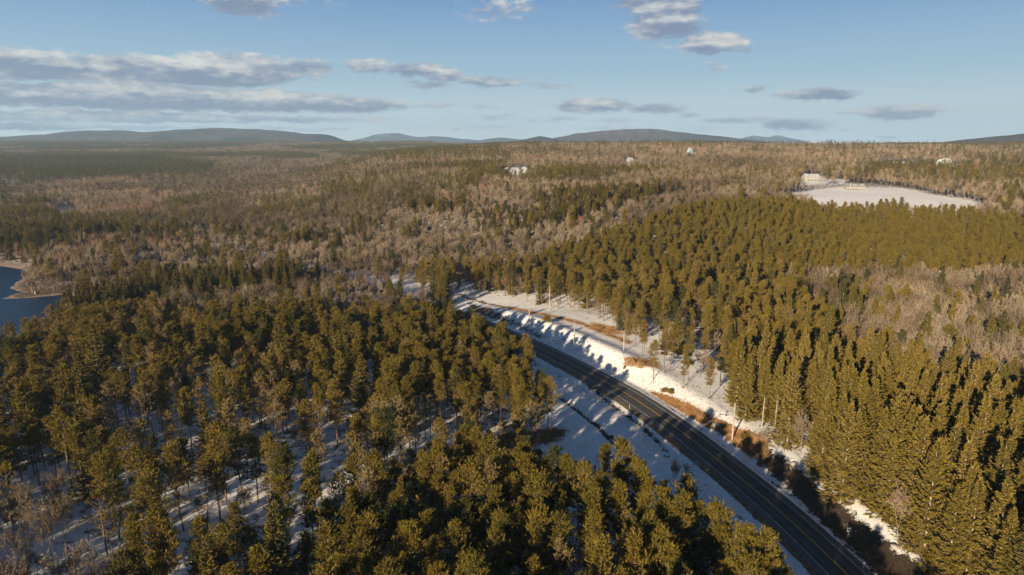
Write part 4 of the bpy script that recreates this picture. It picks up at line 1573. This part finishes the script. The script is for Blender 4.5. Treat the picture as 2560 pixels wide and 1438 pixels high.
NAMES = {'pine': 'pine_tree', 'thin': 'sparse_pine_tree', 'spruce': 'spruce_tree', 'bare': 'bare_tree'}
CATS = {'pine': 'pine tree', 'thin': 'sparse pine', 'spruce': 'spruce', 'bare': 'bare tree'}
SOLO_LABEL = {
    0: "lone ragged pine at the edge of the snowfield left of the road", 1: "second pine just behind the lone ragged one by the snowfield", 2: "slender pine rising behind the tan shrubs beside the road",
    3: "thin-limbed pine between the tan shrubs and the road", 4: "small pine above the bend of the brown bank", 5: "small pale half-bare tree beside a utility pole on the snow",
    6: "pale forked white-barked bare tree at the back of the snow clearing", 7: "small pale bare tree beside the road sign backs", 8: "smaller bare sapling next to the road sign with two posts",
    9: "bushy pine beside the short pale pole at the clearing's corner", 10: "narrow tall pine where the road vanishes behind the woods", 11: "tall dark spruce where the road vanishes behind the woods",
    12: "forked pine with two dark trunks in the thin left woods", 13: "thin pine with long bare trunk in the lower left snow", 14: "slender pine standing apart in the snow gap of the left woods",
    15: "small dark spruce in shade at the back of the pole-line clearing", 16: "large fan-shaped bare tree between the dark conifers in the centre", 17: "tall spruce with pale trunk beside the brush pile",
    18: "spruce just left of the pale trunks above the brown bank", 19: "slim spruce right behind the tall sunlit utility pole", 20: "round-topped pine above the long snow streak in left woods",
    21: "bare grey tree among dark pines at the left edge", 22: "rounded bare tree left of the snow gap at the road bend", 23: "upright bare tree among the middle pines left of centre",
    24: "pale bare tree in the bottom left corner", 25: "pale thin birch-like tree poking out of the lower right spruces",
}


def area_of(x, y, u, v, rdv, kd, vt):
    """(words for where the tree stands)"""
    if rdv > 0 and u > 1120:
        if v > 1260 or (v > 1050 and u > 2300):
            return "on the slope at lower right"
        if kd == 3 and abs(rdv) < 34:
            return "in the front row above the brown roadside bank"
        if kd == 3:
            return "in the spruce wood right of the road"
        if v < 745 and u < 1600:
            return "behind the pole-line clearing"
        if v < 730:
            return "at the foot of the hillside plantation"
        if u > 1950:
            return "in the bare wood at far right"
        if u < 1560:
            return "behind the pole-line clearing"
        return "in the thin wood right of the snow bank"
    if v > 1438 and vt > 1250:
        return "at the bottom edge of the woods"
    if u > 880 and v > 1230:
        return "in the dense wood at bottom centre"
    if u > 880 and v > 1060:
        return "by the brown clearing left of the snowfield"
    if u > 860 and v > 800:
        return "in the dense wood left of the road bend"
    if u > 560 and v < 800:
        return "by the far bend of the road"
    if v < 860:
        return "in the dark edge above the lake"
    if u > 560:
        return "in the snowy woods left of centre"
    if v > 1200:
        return "in the bottom left woods"
    return "in the left woods under the lake"


TONE_P = ["dark green", "olive green", "golden green", "tawny", "greyish"]
rdi = road_d(X, Y)
cells = {}
idxs = np.where(INDIV & ~is_solo)[0]
for i in idxs:
    k = KN[kind[i]]
    t_ = tone[i]
    if k in ('pine',):
        tw = TONE_P[0] if t_ < .27 else TONE_P[1] if t_ < .38 else TONE_P[2] if t_ < .52 else TONE_P[3]
    elif k == 'thin':
        tw = "tawny" if t_ < .75 else "greyish"
    elif k == 'spruce':
        tw = "dark" if t_ < .35 else "olive" if t_ < .5 else "golden"
    else:
        tw = "dark brown" if t_ < .3 else "brown" if t_ < .5 else "pale grey" if t_ < .8 else "russet"
    sz = "tall" if scl[i] > 1.03 else "short" if scl[i] < .86 else ""
    shp = SPEC[k][0][var[i]][0]
    ar = area_of(X[i], Y[i], U[i], V[i], rdi[i], kind[i], VT[i])
    cells.setdefault((k, sz, tw, shp, ar), []).append(i)
ORD = ["leftmost", "second from left", "third from left", "fourth from left", "fifth from left", "sixth from left", "seventh from left", "eighth from left", "ninth from left"]
LABEL = {}
NOUN = {'pine': 'pine', 'thin': 'pine', 'spruce': 'spruce', 'bare': 'leafless tree'}
for (k, sz, tw, shp, ar), L in cells.items():
    L.sort(key=lambda i: UT[i])
    for q, i in enumerate(L):
        core = " ".join(x for x in (sz, tw, shp, NOUN[k], ar) if x)
        if len(L) > 1:
            o_ = ORD[q] if q < len(ORD) - 1 and q < len(L) - 1 else ("rightmost" if q == len(L) - 1 else f"{q + 1}th from left")
            core = core + ", " + o_ + " of these"
        wds = core.split()
        if len(wds) > 16:
            core = core.replace(" of these", "")
        if len(core.split()) > 16:
            core = core.replace("in the bare wood at far right", "at far right").replace("in the thin wood right of the snow bank", "right of the snow bank")
            core = core.replace("by the brown clearing left of the snowfield", "by the brown clearing").replace("in the dense wood left of the road bend", "left of the road bend")
            core = core.replace("in the front row above the brown roadside bank", "right above the brown bank")
        LABEL[i] = core

GROUPS = {'pine': "pine trees of the woods either side of the road", 'thin': "sparse grey pines of the woods", 'spruce': "spruces of the dark woods", 'bare': "leafless trees among the conifers"}
first = {}
for i in np.where(INDIV)[0]:
    k = KN[kind[i]]
    v = int(var[i])
    lab = SOLO_LABEL[i] if is_solo[i] else LABEL[i]
    root = thing(NAMES[k], lab, CATS[k], (float(X[i]), float(Y[i]), float(Z[i]) - .15), float(rng.uniform(0, 6.283)), float(scl[i]), GROUPS[k])
    if (k, v) not in first:
        tm, cm = PARTS[k][v]
        t_o = link('trunk', tm, root)
        c_o = link('crown', cm, root)
        first[k, v] = (t_o, c_o)
    else:
        t_s, c_s = first[k, v]
        t_o, c_o = t_s.copy(), c_s.copy()
        for o_ in (t_o, c_o):
            COL.objects.link(o_)
            o_.parent = root
    c_o['tone'] = float(tone[i])
print("individual trees", {KN[k]: int((INDIV & (kind == k)).sum()) for k in KN}, "ring A", len(X))

# the rest of the near woods, one object per kind
STUFFN = {'pine': 'pine_wood', 'thin': 'sparse_pine_wood', 'spruce': 'spruce_wood', 'bare': 'bare_wood'}
for k, kn in KN.items():
    m_ = (kind == k) & ~INDIV
    nearm = m_ & (Y < 260)
    farm = m_ & ~nearm
    scatter(STUFFN[kn], LIB[kn, 0], X[nearm], Y[nearm], Z[nearm] - .15, var[nearm], scl[nearm], tone[nearm])
    scatter(STUFFN[kn], LIB[kn, 0 if kn != 'bare' else 1], X[farm], Y[farm], Z[farm] - .15, var[farm], scl[farm], tone[farm])
nb_ = B[1] < 620
for ring, data, lod in (('hillside', [q[nb_] for q in B], 0), ('slope', [q[~nb_] for q in B], 1), ('far', Cc, 2)):
    X_, Y_, Z_, U_, V_, kd, tn, sc = data
    for k, kn in KN.items():
        m_ = kd == k
        if lod == 2:
            sc = sc * (1.0 if kn != 'bare' else 1.15)
        scatter(f"{ring}_{STUFFN[kn]}", LIB[kn, 1 if (kn == 'bare' and lod == 0) else lod], X_[m_], Y_[m_], Z_[m_] - .2, rng.integers(NVAR[kn], size=m_.sum()), sc[m_], tn[m_])
    print(ring, len(X_))
# farthest woods: stands
X_, Y_ = jitter(-5200, 5200, 2600, 6600, 19, 15)
k = (np.abs(X_) < .8 * Y_) & ((X_ < 200) | (Y_ < 3300) | (X_ > .45 * Y_))
X_, Y_ = X_[k], Y_[k]
Z_ = terrain(X_, Y_)
q2 = fbm(X_ / 500 + 40, Y_ / 500 + 19, 3) * .6 + fbm(X_ / 120, Y_ / 120 + 19, 3) * .4
conf = rng.random(len(X_)) < sstep(q2, .50, .60) * .8 + .04
for nm, cl, mk in (("distant_bare_woods", CL_BARE, ~conf), ("distant_conifer_woods", CL_CON, conf)):
    n_ = int(mk.sum())
    scatter(nm, cl, X_[mk], Y_[mk], Z_[mk] - .5, rng.integers(4, size=n_), rng.uniform(.9, 1.2, n_), np.clip((.2 if cl is CL_CON else .45) + rng.normal(0, .1, n_), 0, 1))
print("distant", len(X_))

# ------------------------------------------------------------------ dry grass and weeds on the banks
def tufts(name, weight, mat, n, hgt, label, seed):
    r = np.random.default_rng(seed)
    m_ = (GY > 90) & (GY < 345) & (GU > -50) & (GU < 2610) & (Vv < 1500)
    wts = (np.clip(weight, 0, 1) ** 2 * m_).ravel()
    wts = wts / wts.sum()
    i_ = r.choice(len(wts), n, p=wts)
    X = GX.ravel()[i_] + r.uniform(-.6, .6, n)
    Y = GY.ravel()[i_] + r.uniform(-.6, .6, n)
    X, Y = np.repeat(X, 4) + r.normal(0, .12, n * 4), np.repeat(Y, 4) + r.normal(0, .12, n * 4)
    Z = terrain(X, Y) - .04
    rr = np.abs(road_d(X, Y)) > 6.4
    X, Y, Z = X[rr], Y[rr], Z[rr]
    V, F = tri_blades(np.stack([X, Y, Z], -1), unit(r.normal(size=(len(X), 3)) * .45 + [0, 0, 1]), hgt * r.uniform(.5, 1.4, len(X)), .11, r)
    link(name, mesh_from(name, V, F, [mat]), kind='stuff', label=label)


M_DRYG = simple_mat("dry_tan_grass", (.34, .195, .085), 0.9, 0.35, 0.4)
M_WEED = simple_mat("dead_dark_weeds", (.085, .060, .038), 0.9, 0.35, 0.4)
tufts("dry_grass", dry, M_DRYG, 15000, .38, "rusty tan dry grass on the roadside banks", 61)
tufts("dead_weeds", np.maximum(dark * (np.abs(RD) > 7.4) * (1 - .6 * (GY < 165)), .25 * (dry > .2)), M_WEED, 9000, .32, "dark dead weeds along the ditch and snow banks", 62)


# ------------------------------------------------------------------ shrubs, stones, brush
def shrub_mesh(seed, R, H, dens=260, needle=False):
    r = np.random.default_rng(seed)
    n = dens
    az_ = r.uniform(0, 6.283, n)
    tilt = np.abs(r.normal(0, .55, n))
    d = np.stack([np.cos(az_) * np.sin(tilt), np.sin(az_) * np.sin(tilt), np.cos(tilt)], -1)
    base = np.stack([r.normal(0, R * .3, n), r.normal(0, R * .3, n), np.full(n, -.05)], -1)
    L = H * r.uniform(.6, 1.1, n)
    V1, F1 = tri_blades(base, d, L, .07, r)
    k = np.repeat(np.arange(n), 5)
    t_ = r.uniform(.35, 1, len(k))
    b2 = base[k] + d[k] * (L[k] * t_)[:, None]
    d2 = unit(d[k] + r.normal(size=(len(k), 3)) * .8)
    V2, F2 = tri_blades(b2, d2, H * .28, .14 if not needle else .25, r)
    return V1, F1, V2, F2


def shrub(name, px, py, R, H, mats, seed, label, cat="shrub", needle=False, group=None):
    x, y, z = px_ground(px, py)
    V1, F1, V2, F2 = shrub_mesh(seed, R, H, needle=needle)
    root = thing(name, label, cat, (x, y, z), 0, 1, group)
    link("stem", mesh_from("stem", V1, F1, [mats[0]]), root)
    f = link("foliage" if needle else "twig_crown", mesh_from("foliage", V2, F2, [mats[1]]), root)
    f['tone'] = .45
    return root


M_TAN = simple_mat("tan_dry_twigs", (.42, .27, .135), 0.9, 0.25, 0.6)
shrub("shrub", 1576, 916, 1.7, 2.3, [M_TAN, M_TAN], 71, "rounded tan shrub nearest the road below the snow bank")
shrub("shrub", 1601, 919, 2.1, 1.8, [M_TAN, M_TAN], 72, "low wide orange-tan shrub right of the rounded tan one")
shrub("shrub", 1367, 806, 1.6, 2.9, [M_BARKG, M_PINE], 73, "green evergreen bush alone on the snow by the brown brook line", needle=True)
shrub("shrub", 1343, 763, .6, 1.1, [M_BARKG, M_PINE], 74, "tiny dark evergreen bush on the snow near the tall pole", needle=True)
shrub("shrub", 1222, 777, 1.8, 1.2, [M_WEED, M_WEED], 75, "dark flat bush on the snow bank at the road bend")
shrub("shrub", 1660, 982, .9, 1.3, [M_BARKG, M_PINE], 76, "small green bush at the top of the snowy corner bank", needle=True)
shrub("shrub", 1676, 985, .8, 1.5, [M_TAN, M_PINE], 77, "small tawny bush right of the green one on the corner bank", needle=True)
shrub("shrub", 1530, 1100, .5, .8, [M_WEED, M_WEED], 78, "dark weed clump in the ditch across the snowfield")
for q, (px_, py_, rr, hh, lb) in enumerate([(1860, 1096, 1.5, 1.4, "olive underbrush at the foot of the spruces behind the tall pole"),
                                           (1300, 1100, 1.2, 1.0, "low tan brush in the brown clearing left of the snowfield"),
                                           (1235, 1112, 1.3, 1.2, "tan brush at the left end of the brown clearing"),
                                           (1176, 700, 1.8, 2.2, "dark scrub at the far end of the snow corridor")]):
    shrub("shrub", px_, py_, rr, hh, [M_TAN, M_TAN if q else M_PINE], 80 + q, lb)


def boulder(px, py, R, seed, label):
    x, y, z = px_ground(px, py)
    import bmesh
    bm = bmesh.new()
    bmesh.ops.create_icosphere(bm, subdivisions=3, radius=1)
    r = np.random.default_rng(seed)
    o_ = r.uniform(0, 50, 3)
    for v in bm.verts:
        p = np.array(v.co)
        k = .72 + .5 * float(fbm(np.array([p[0] * 1.3 + o_[0] + p[2]]), np.array([p[1] * 1.3 + o_[1] - p[2]]), 3)[0])
        v.co = Vector(p * k * np.array([R, R * .8, R * .55]))
    me = bpy.data.meshes.new("boulder")
    bm.to_mesh(me)
    bm.free()
    me.materials.append(M_STONE)
    o = link("boulder", me, None, (x, y, z + R * .15), float(r.uniform(0, 6)), None, label=label, category="boulder")
    return o


boulder(1791, 1067, 1.3, 1, "larger pale boulder in the brown roadside bank")
boulder(1777, 1055, .9, 2, "smaller pale boulder up the brown bank from the larger one")
boulder(88, 672, 1.3, 3, "grey boulder on the far lake shore at the tree line")
boulder(1984, 1166, 1.0, 4, "pale stone at the foot of the spruces below the snow patch")
boulder(2238, 1376, 1.1, 5, "pale stone in deep shade under the lower right spruces")


def log(px, py, L, rz, rad, label, mat):
    x, y, z = px_ground(px, py)
    mb = MB()
    mb.tube([(-L / 2, 0, rad), (-L * .2, .06, rad * 1.1), (L * .2, -.05, rad * .9), (L / 2, .08, rad * .8)], [rad, rad * .95, rad * .8, rad * .55], 7)
    mb.tube([(L * .1, 0, rad), (L * .16, .5, rad * 3.0)], [rad * .35, rad * .12], 4)
    o = link("fallen_log", mb.mesh("fallen_log", [mat]), None, (x, y, z), rz, None, label=label, category="log")


log(88, 734, 7.5, -.9, .28, "pale fallen trunk lying across the lake spit", M_BIRCH)
log(1265, 1098, 6, .4, .16, "dead log in the brown clearing left of the snowfield", M_BARKG)

# pile of cut brush under the pale spruce trunks
bx, by, bz = px_ground(1915, 1092)
mb = MB()
for q in range(60):
    a_ = random.uniform(0, 3.14)
    c_ = np.array([random.gauss(0, 1.6), random.gauss(0, .8), random.uniform(.1, 1.0)])
    d_ = np.array([math.cos(a_), math.sin(a_), random.gauss(0, .22)]) * random.uniform(.8, 2.0)
    mb.tube([c_ - d_, c_, c_ + d_ + np.array([0, 0, random.gauss(0, .15)])], [.05, .04, .02], 4)
link("brush_pile", mb.mesh("brush_pile", [M_BARKG]), None, (bx, by, bz), .3, None, label="heap of grey cut brush under the pale spruce trunks", category="brush pile")

# small dark stump beside the tan shrubs
sx, sy, sz = px_ground(1561, 921)
root = thing("tree_stump", "small dark stump on the snow in front of the tan shrubs", "stump", (sx, sy, sz))
mb = MB()
mb.tube([(0, 0, -.1), (0, 0, .12), (0.03, 0, .45), (.05, .02, 1.0)], [.62, .45, .34, .30], 9)
link("trunk", mb.mesh("stump", [M_WEED]), root)


# ------------------------------------------------------------------ utility poles and wires
def utility_pole(px, py, h, label, rz=.3, lean=0.0, arm=True, sc=1.0, top_white=False):
    x, y, z = px_ground(px, py)
    root = thing("utility_pole", label, "utility pole", (x, y, z - .3), rz, 1, "utility poles along the road")
    mb = MB()
    tt = np.linspace(0, 1, 5)
    mb.tube([(lean * h * t, 0, (h + .3) * t) for t in tt], [.22 * sc - .06 * t for t in tt], 8)
    link("shaft", mb.mesh("shaft", [M_WOODPOLE]), root)
    if arm:
        mb = MB()
        mb.box(-1.15, 1.15, -.16, -.05, h - .95, h - .83)
        link("crossarm", mb.mesh("crossarm", [M_WOODPOLE]), root)
        for q in (-1.0, .0, 1.0):
            mb = MB()
            zz = h - .83 if q else h + .3
            mb.tube([(q + lean * h * (q == 0), -.10 * (q != 0), zz), (q + lean * h * (q == 0), -.10 * (q != 0), zz + .18)], [.05, .035], 6)
            link("insulator", mb.mesh("insulator", [M_WHITE]), root)
    return np.array([x + lean * h, y, z + h])


p_e = utility_pole(1830, 1104, 11.4, "tall sunlit utility pole on the brown bank, largest and nearest", .35, .012, sc=1.15)
p_a = utility_pole(1434.5, 876, 11.2, "dark utility pole standing on the snow bank beside the road bend", .45, .012, sc=1.1)
p_b = utility_pole(1323, 803, 9.3, "thin utility pole left of the evergreen bush on the snow bank", .5)
p_d = utility_pole(1164, 755, 8.8, "farthest utility pole at the left end of the snow corridor", .5)
p_c = utility_pole(1373.5, 774, 12.0, "tall bare utility pole at the back of the snow clearing before the pines", .2, arm=False)
p_f = utility_pole(1559, 876, 7.0, "short pale pole at the corner of the snow bank and pines", .2, arm=False)
p_g = np.array([103.0, 82.0, 12.5])


def wire(p, q, label, off):
    d_ = np.array([q[0] - p[0], q[1] - p[1], 0])
    nrm = np.array([-d_[1], d_[0], 0]) / (np.linalg.norm(d_) + 1e-9)
    a_, b_ = np.array(p) + nrm * off + [0, 0, -.6], np.array(q) + nrm * off + [0, 0, -.6]
    t_ = np.linspace(0, 1, 14)
    pts = a_ + (b_ - a_) * t_[:, None] + np.array([0, 0, -1.0]) * (4 * t_ * (1 - t_) * np.linalg.norm(d_) * .012)[:, None]
    mb = MB()
    mb.tube(pts, np.full(14, .018), 4)
    link("power_line", mb.mesh("power_line", [M_DARKPL]), None, None, None, None, label=label, category="power line", group="power lines between the poles")


for (p, q, lb) in ((p_e, p_g, "wire running right from the tall sunlit pole over the dark bank"), (p_a, p_e, "wire between the tall sunlit pole and the dark pole at the bend"),
                   (p_b, p_a, "wire between the dark pole and the thin pole by the bush"), (p_d, p_b, "wire between the thin pole and the farthest pole")):
    wire(p, q, lb + ", road side", 1.0)
    wire(p, q, lb + ", forest side", -1.0)


# ------------------------------------------------------------------ road signs and markers
def road_heading(x, y):
    i_ = ((RC - [x, y]) ** 2).sum(1).argmin()
    return math.atan2(RT[i_][1], RT[i_][0]) - math.pi / 2


def sign_two_posts(px, py, wd, ht, h, label):
    x, y, z = px_ground(px, py)
    root = thing("road_sign", label, "road sign", (x, y, z), road_heading(x, y) + .12, 1)
    for q in (-wd * .4, wd * .4):
        mb = MB()
        mb.box(q - .045, q + .045, -.04, .04, -.2, h)
        link("post", mb.mesh("post", [M_METAL]), root)
    mb = MB()
    mb.box(-wd / 2, wd / 2, .05, .065, h - ht, h)
    link("panel", mb.mesh("panel", [M_SIGNBACK]), root)
    for q in (.25, .75):
        mb = MB()
        mb.box(-wd / 2 + .08, wd / 2 - .08, .04, .049, h - ht * q - .03, h - ht * q + .03)
        link("brace", mb.mesh("brace", [M_METAL]), root)


sign_two_posts(1738, 1182, 1.8, .95, 3.1, "road sign on two posts seen from behind beside the bare tree")
sign_two_posts(1385, 919, 1.2, .75, 2.4, "smaller road sign on two posts, its back turned, by the road bend")

x, y, z = px_ground(2119, 1349)
root = thing("small_sign", "small stacked white and blue signs on one post in the dark bank", "road sign", (x, y, z), -.15)
mb = MB(); mb.box(-.04, .04, -.03, .03, -.2, 2.5); link("post", mb.mesh("post", [M_METAL]), root)
mb = MB(); mb.box(-.38, .38, -.06, -.04, 2.18, 2.5); link("upper_panel", mb.mesh("upper_panel", [M_WHITE]), root, label="white upper panel")
M_BLUE = simple_mat("faded_blue_panel", (.16, .27, .38), .6, .08, 2)
mb = MB(); mb.box(-.33, .33, -.06, -.04, 1.55, 2.10); link("lower_panel", mb.mesh("lower_panel", [M_BLUE]), root, label="blue lower panel")


def marker(px, py, h, mat, label, wd=.10):
    x, y, z = px_ground(px, py)
    root = thing("marker_post", label, "marker post", (x, y, z), road_heading(x, y) if Y is not None else 0, 1, "marker posts along the road")
    mb = MB(); mb.box(-wd / 2, wd / 2, -.02, .02, -.15, h); link("post", mb.mesh("post", [mat]), root)
    mb = MB(); mb.box(-wd * .45, wd * .45, -.030, -.021, h - .28, h - .08); link("reflector", mb.mesh("reflector", [M_WHITE]), root)


marker(1573.5, 1024.5, 1.5, M_WHITE, "white marker post on the sunlit left shoulder casting a thin shadow", .13)
marker(1740.5, 1068, 1.3, M_METAL, "thin marker post on the right verge across from the sunlit road")
marker(1462.5, 903, 1.3, M_METAL, "thin marker post on the right verge near the dark utility pole")
marker(1469.5, 858, 1.1, M_DARKPL, "dark little marker post alone on the snow bank", .25)
marker(1918, 1345, 1.3, M_METAL, "marker post in shade on the snowy left verge at the bottom")

# gate at the end of the brown bank
x, y, z = px_ground(1811, 1046)
root = thing("gate", "white wooden gate post and rail at the foot of the spruces", "gate", (x, y, z), .15)
mb = MB(); mb.box(-.1, .1, -.1, .1, -.2, 1.6); link("post", mb.mesh("post", [M_WHITE]), root)
mb = MB(); mb.box(-2.4, -2.22, -.09, .09, -.2, 1.0); link("post", mb.mesh("post", [M_WHITE]), root)
mb = MB(); mb.box(-2.22, -.1, -.04, .04, .55, .72); link("rail", mb.mesh("rail", [M_WHITE]), root)


# ------------------------------------------------------------------ houses
def window(root, x, z, y=-.02, w_=1.1, h_=1.4, mat=None):
    mb = MB()
    t_ = .10
    mb.box(x - w_ / 2 - t_, x + w_ / 2 + t_, y - .06, y, z - t_, z, 0)
    mb.box(x - w_ / 2 - t_, x + w_ / 2 + t_, y - .06, y, z + h_, z + h_ + t_, 0)
    mb.box(x - w_ / 2 - t_, x - w_ / 2, y - .06, y, z + .001, z + h_ - .001, 0)
    mb.box(x + w_ / 2, x + w_ / 2 + t_, y - .06, y, z + .001, z + h_ - .001, 0)
    f = link("window", mb.mesh("window_frame", [M_WHITE]), root)
    mb = MB()
    mb.box(x - w_ / 2, x + w_ / 2, y - .03, y - .01, z, z + h_)
    link("pane", mb.mesh("pane", [M_GLASS]), f)


def part(root, name, fn, mat):
    mb = MB()
    fn(mb)
    return link(name, mb.mesh(name, [mat]), root)


def simple_house(key, W_, D_, Hw, Hr, wall, roof, label, rz=0.0, ridge='x', nwin=3, floors=1, chim=True, cat="house", name="house"):
    x, y, z, _ = HOUSE_G[key]
    root = thing(name, label, cat, (x, y, z - .4), rz)
    part(root, "wall", lambda m: m.box(-W_ / 2, W_ / 2, 0, D_, 0, Hw), wall)
    part(root, "roof", lambda m: m.gable(-W_ / 2, W_ / 2, 0, D_, Hw + .003, Hw + Hr, 0, ridge, .45), roof)
    if ridge == 'y':
        part(root, "gable_wall", lambda m: m.gable(-W_ / 2, W_ / 2, -.02, .3, Hw + .01, Hw + Hr * (W_ / (W_ + .9)), 0, 'y', 0.0), wall) if False else None
    for f in range(floors):
        for q in range(nwin):
            window(root, -W_ / 2 + W_ * (q + .5) / nwin, 1.1 + f * 2.8)
    if chim:
        r_ = part(root, "chimney", lambda m: m.box(-W_ * .3, -W_ * .3 + .9, D_ * .5 - .45, D_ * .5 + .45, Hw + Hr * .4, Hw + Hr + 1.0), M_BRICK)
    return root


# the big house at the head of the snowy field
x, y, z, _ = HOUSE_G['mansion']
root = thing("large_house", "large cream house with two front gables at the top of the snowy field", "house", (x, y, z - .6), -.06, (.82, .88, .70))
part(root, "lower_wall", lambda m: m.box(-13.5, 9.5, 0, 10, 0, 3.6), M_CREAM)
part(root, "garage_wing", lambda m: m.box(9.51, 14.0, 2.2, 9, 0, 3.2), M_CREAM)
part(root, "garage_roof", lambda m: m.gable(9.52, 14.0, 2.2, 9, 3.21, 5.0, 0, 'x', .3), M_GREYROOF)
part(root, "deck", lambda m: (m.box(-14.2, 10.0, -2.4, -.01, 3.25, 3.5), m.box(-14.2, 10.0, -2.4, -2.3, 3.51, 4.4)), M_WHITE)
for q in range(9):
    part(root, "deck_post", lambda m: m.box(-14.1 + q * 2.98, -13.85 + q * 2.98, -2.28, -2.05, 0, 3.24), M_WHITE)
part(root, "upper_wall", lambda m: m.box(-12.5, 8.5, .8, 9.5, 3.61, 6.4), M_CREAM)
rf = part(root, "roof", lambda m: m.gable(-13, 9.2, 0.3, 10, 6.41, 9.8, 0, 'x', .3), M_GREYROOF)
for gx_ in (-4.2, 4.8):
    part(root, "front_gable", lambda m: m.gable(gx_ - 2.6, gx_ + 2.6, -.2, 4.6, 6.0, 9.2, 0, 'y', 0.0), M_CREAM)
    for sg in (-1, 1):
        def slab(m, sg=sg):
            m.add([(gx_, -.5, 9.42), (gx_ + sg * 3.1, -.5, 5.75), (gx_ + sg * 3.1, 4.6, 5.75), (gx_, 4.6, 9.42), (gx_, -.5, 9.22), (gx_ + sg * 3.0, -.5, 5.65), (gx_ + sg * 3.0, 4.6, 5.65), (gx_, 4.6, 9.22)],
                  [(0, 1, 2, 3), (4, 7, 6, 5), (0, 4, 5, 1), (3, 2, 6, 7), (1, 5, 6, 2)])
        part(root, "gable_roof", slab, M_SNOWROOF)
    window(root, gx_, 6.6, -.22, 1.2, 1.3)
part(root, "chimney", lambda m: m.box(-9.2, -7.9, .6, 1.9, 3.62, 11.0), M_CREAM)
for q in range(7):
    window(root, -11.6 + q * 3.2, .9, -.02, 1.5, 2.0)
for q in range(6):
    window(root, -11.0 + q * 3.4, 4.2, .78, 1.3, 1.6)

# the house behind the trees left of it
x, y, z, _ = HOUSE_G['villa']
root = thing("house", "cream house with three small dormers half hidden by bare trees left of the field", "house", (x, y, z - .5), .08)
part(root, "wall", lambda m: m.box(-8, 8, 0, 9, 0, 5.0), M_CREAM)
part(root, "roof", lambda m: m.gable(-8, 8, 0, 9, 5.01, 8.6, 0, 'x', .4), M_SNOWROOF)
part(root, "tower", lambda m: m.box(-9.5, -6.2, -1.4, 3, 0, 7.4), M_CREAM)
part(root, "tower_roof", lambda m: m.gable(-9.5, -6.2, -1.4, 3, 7.41, 9.3, 0, 'y', .3), M_SNOWROOF)
for gx_ in (-2.2, 1.6, 5.4):
    part(root, "dormer", lambda m: (m.box(gx_ - 1, gx_ + 1, .4, 3.4, 5.6, 7.1), m.gable(gx_ - 1, gx_ + 1, .4, 3.4, 7.11, 8.1, 0, 'y', .2)), M_WHITE)
    window(root, gx_, 5.9, .38, .9, .9)
for q in range(4):
    window(root, -3.8 + q * 3.4, 1.2, -.02, 1.3, 1.5)
part(root, "porch", lambda m: m.box(-10.5, 8.6, -2.6, -1.41, .6, .9), M_WHITE)

# farther houses
x, y, z, _ = HOUSE_G['hill_house']
root = thing("house", "cream house with a big sunlit gable wall on the hill at far right", "house", (x, y, z - .5), .35)
part(root, "wall", lambda m: m.box(-8, 9, 0, 10, 0, 4.8), M_CREAM)
part(root, "roof", lambda m: m.gable(-8, 3, 0, 10, 4.81, 8.2, 0, 'x', .4), M_TEAL)
part(root, "gable_wall", lambda m: m.gable(1.5, 9, -.3, 9.9, 4.82, 9.2, 0, 'y', 0), M_CREAM)
part(root, "dormer", lambda m: (m.box(-5.2, -2.8, 0.2, 4, 5.2, 7.2), m.gable(-5.2, -2.8, .2, 4, 7.21, 8.8, 0, 'y', .2)), M_WHITE)
part(root, "garage", lambda m: m.box(-13.5, -8.01, 1, 8, 0, 3.2), M_WHITE)
for q in range(4):
    window(root, -6.4 + q * 3.9, 1.3, -.02, 1.4, 1.5)
simple_house('tall_house', 8, 8, 8.0, 4.0, M_TEAL, M_SNOWROOF, "narrow pale teal house among trees on the ridge", .5, 'y', 2, 2)
simple_house('cottage', 8, 8, 3.2, 3.0, M_WHITE, M_SNOWROOF, "tiny white-roofed cottage before the dark conifers on the ridge", .2, 'x', 2)
simple_house('shed', 17, 8, 3.4, 2.6, M_WHITE, M_SNOWROOF, "long low white building in the middle of the bare woods", .05, 'x', 5)
simple_house('barn', 8, 8, 3.6, 3.6, M_WHITE, M_SNOWROOF, "small white gabled barn right of the long low building", .3, 'y', 2, chim=False, cat="barn", name="barn")
simple_house('small_barn', 7, 6, 2.6, 2.4, M_WHITE, M_SNOWROOF, "lowest white-roofed shed between the long building and the barn", .1, 'x', 2, chim=False, cat="shed", name="shed")
simple_house('valley_house', 15, 9, 4.0, 3.0, M_CREAM, M_SNOWROOF, "lone cream house far off in the left valley", -.1, 'x', 4)

# ------------------------------------------------------------------ haze
hb = MB()
hb.box(-9300, 9300, -450, 15500, -12, 560)
M_HAZE = bpy.data.materials.new("pale_winter_haze")
M_HAZE.use_nodes = True
ht = NT(M_HAZE.node_tree)
ho = ht.n('ShaderNodeOutputMaterial')
hv = ht.n('ShaderNodeVolumePrincipled')
hv.inputs['Color'].default_value = rgb(.52, .76, 1.0)
hv.inputs['Density'].default_value = 0.00007
hv.inputs['Anisotropy'].default_value = 0.2
ht.link(hv.outputs[0], ho.inputs['Volume'])
link("haze", hb.mesh("haze", [M_HAZE]), kind='stuff')
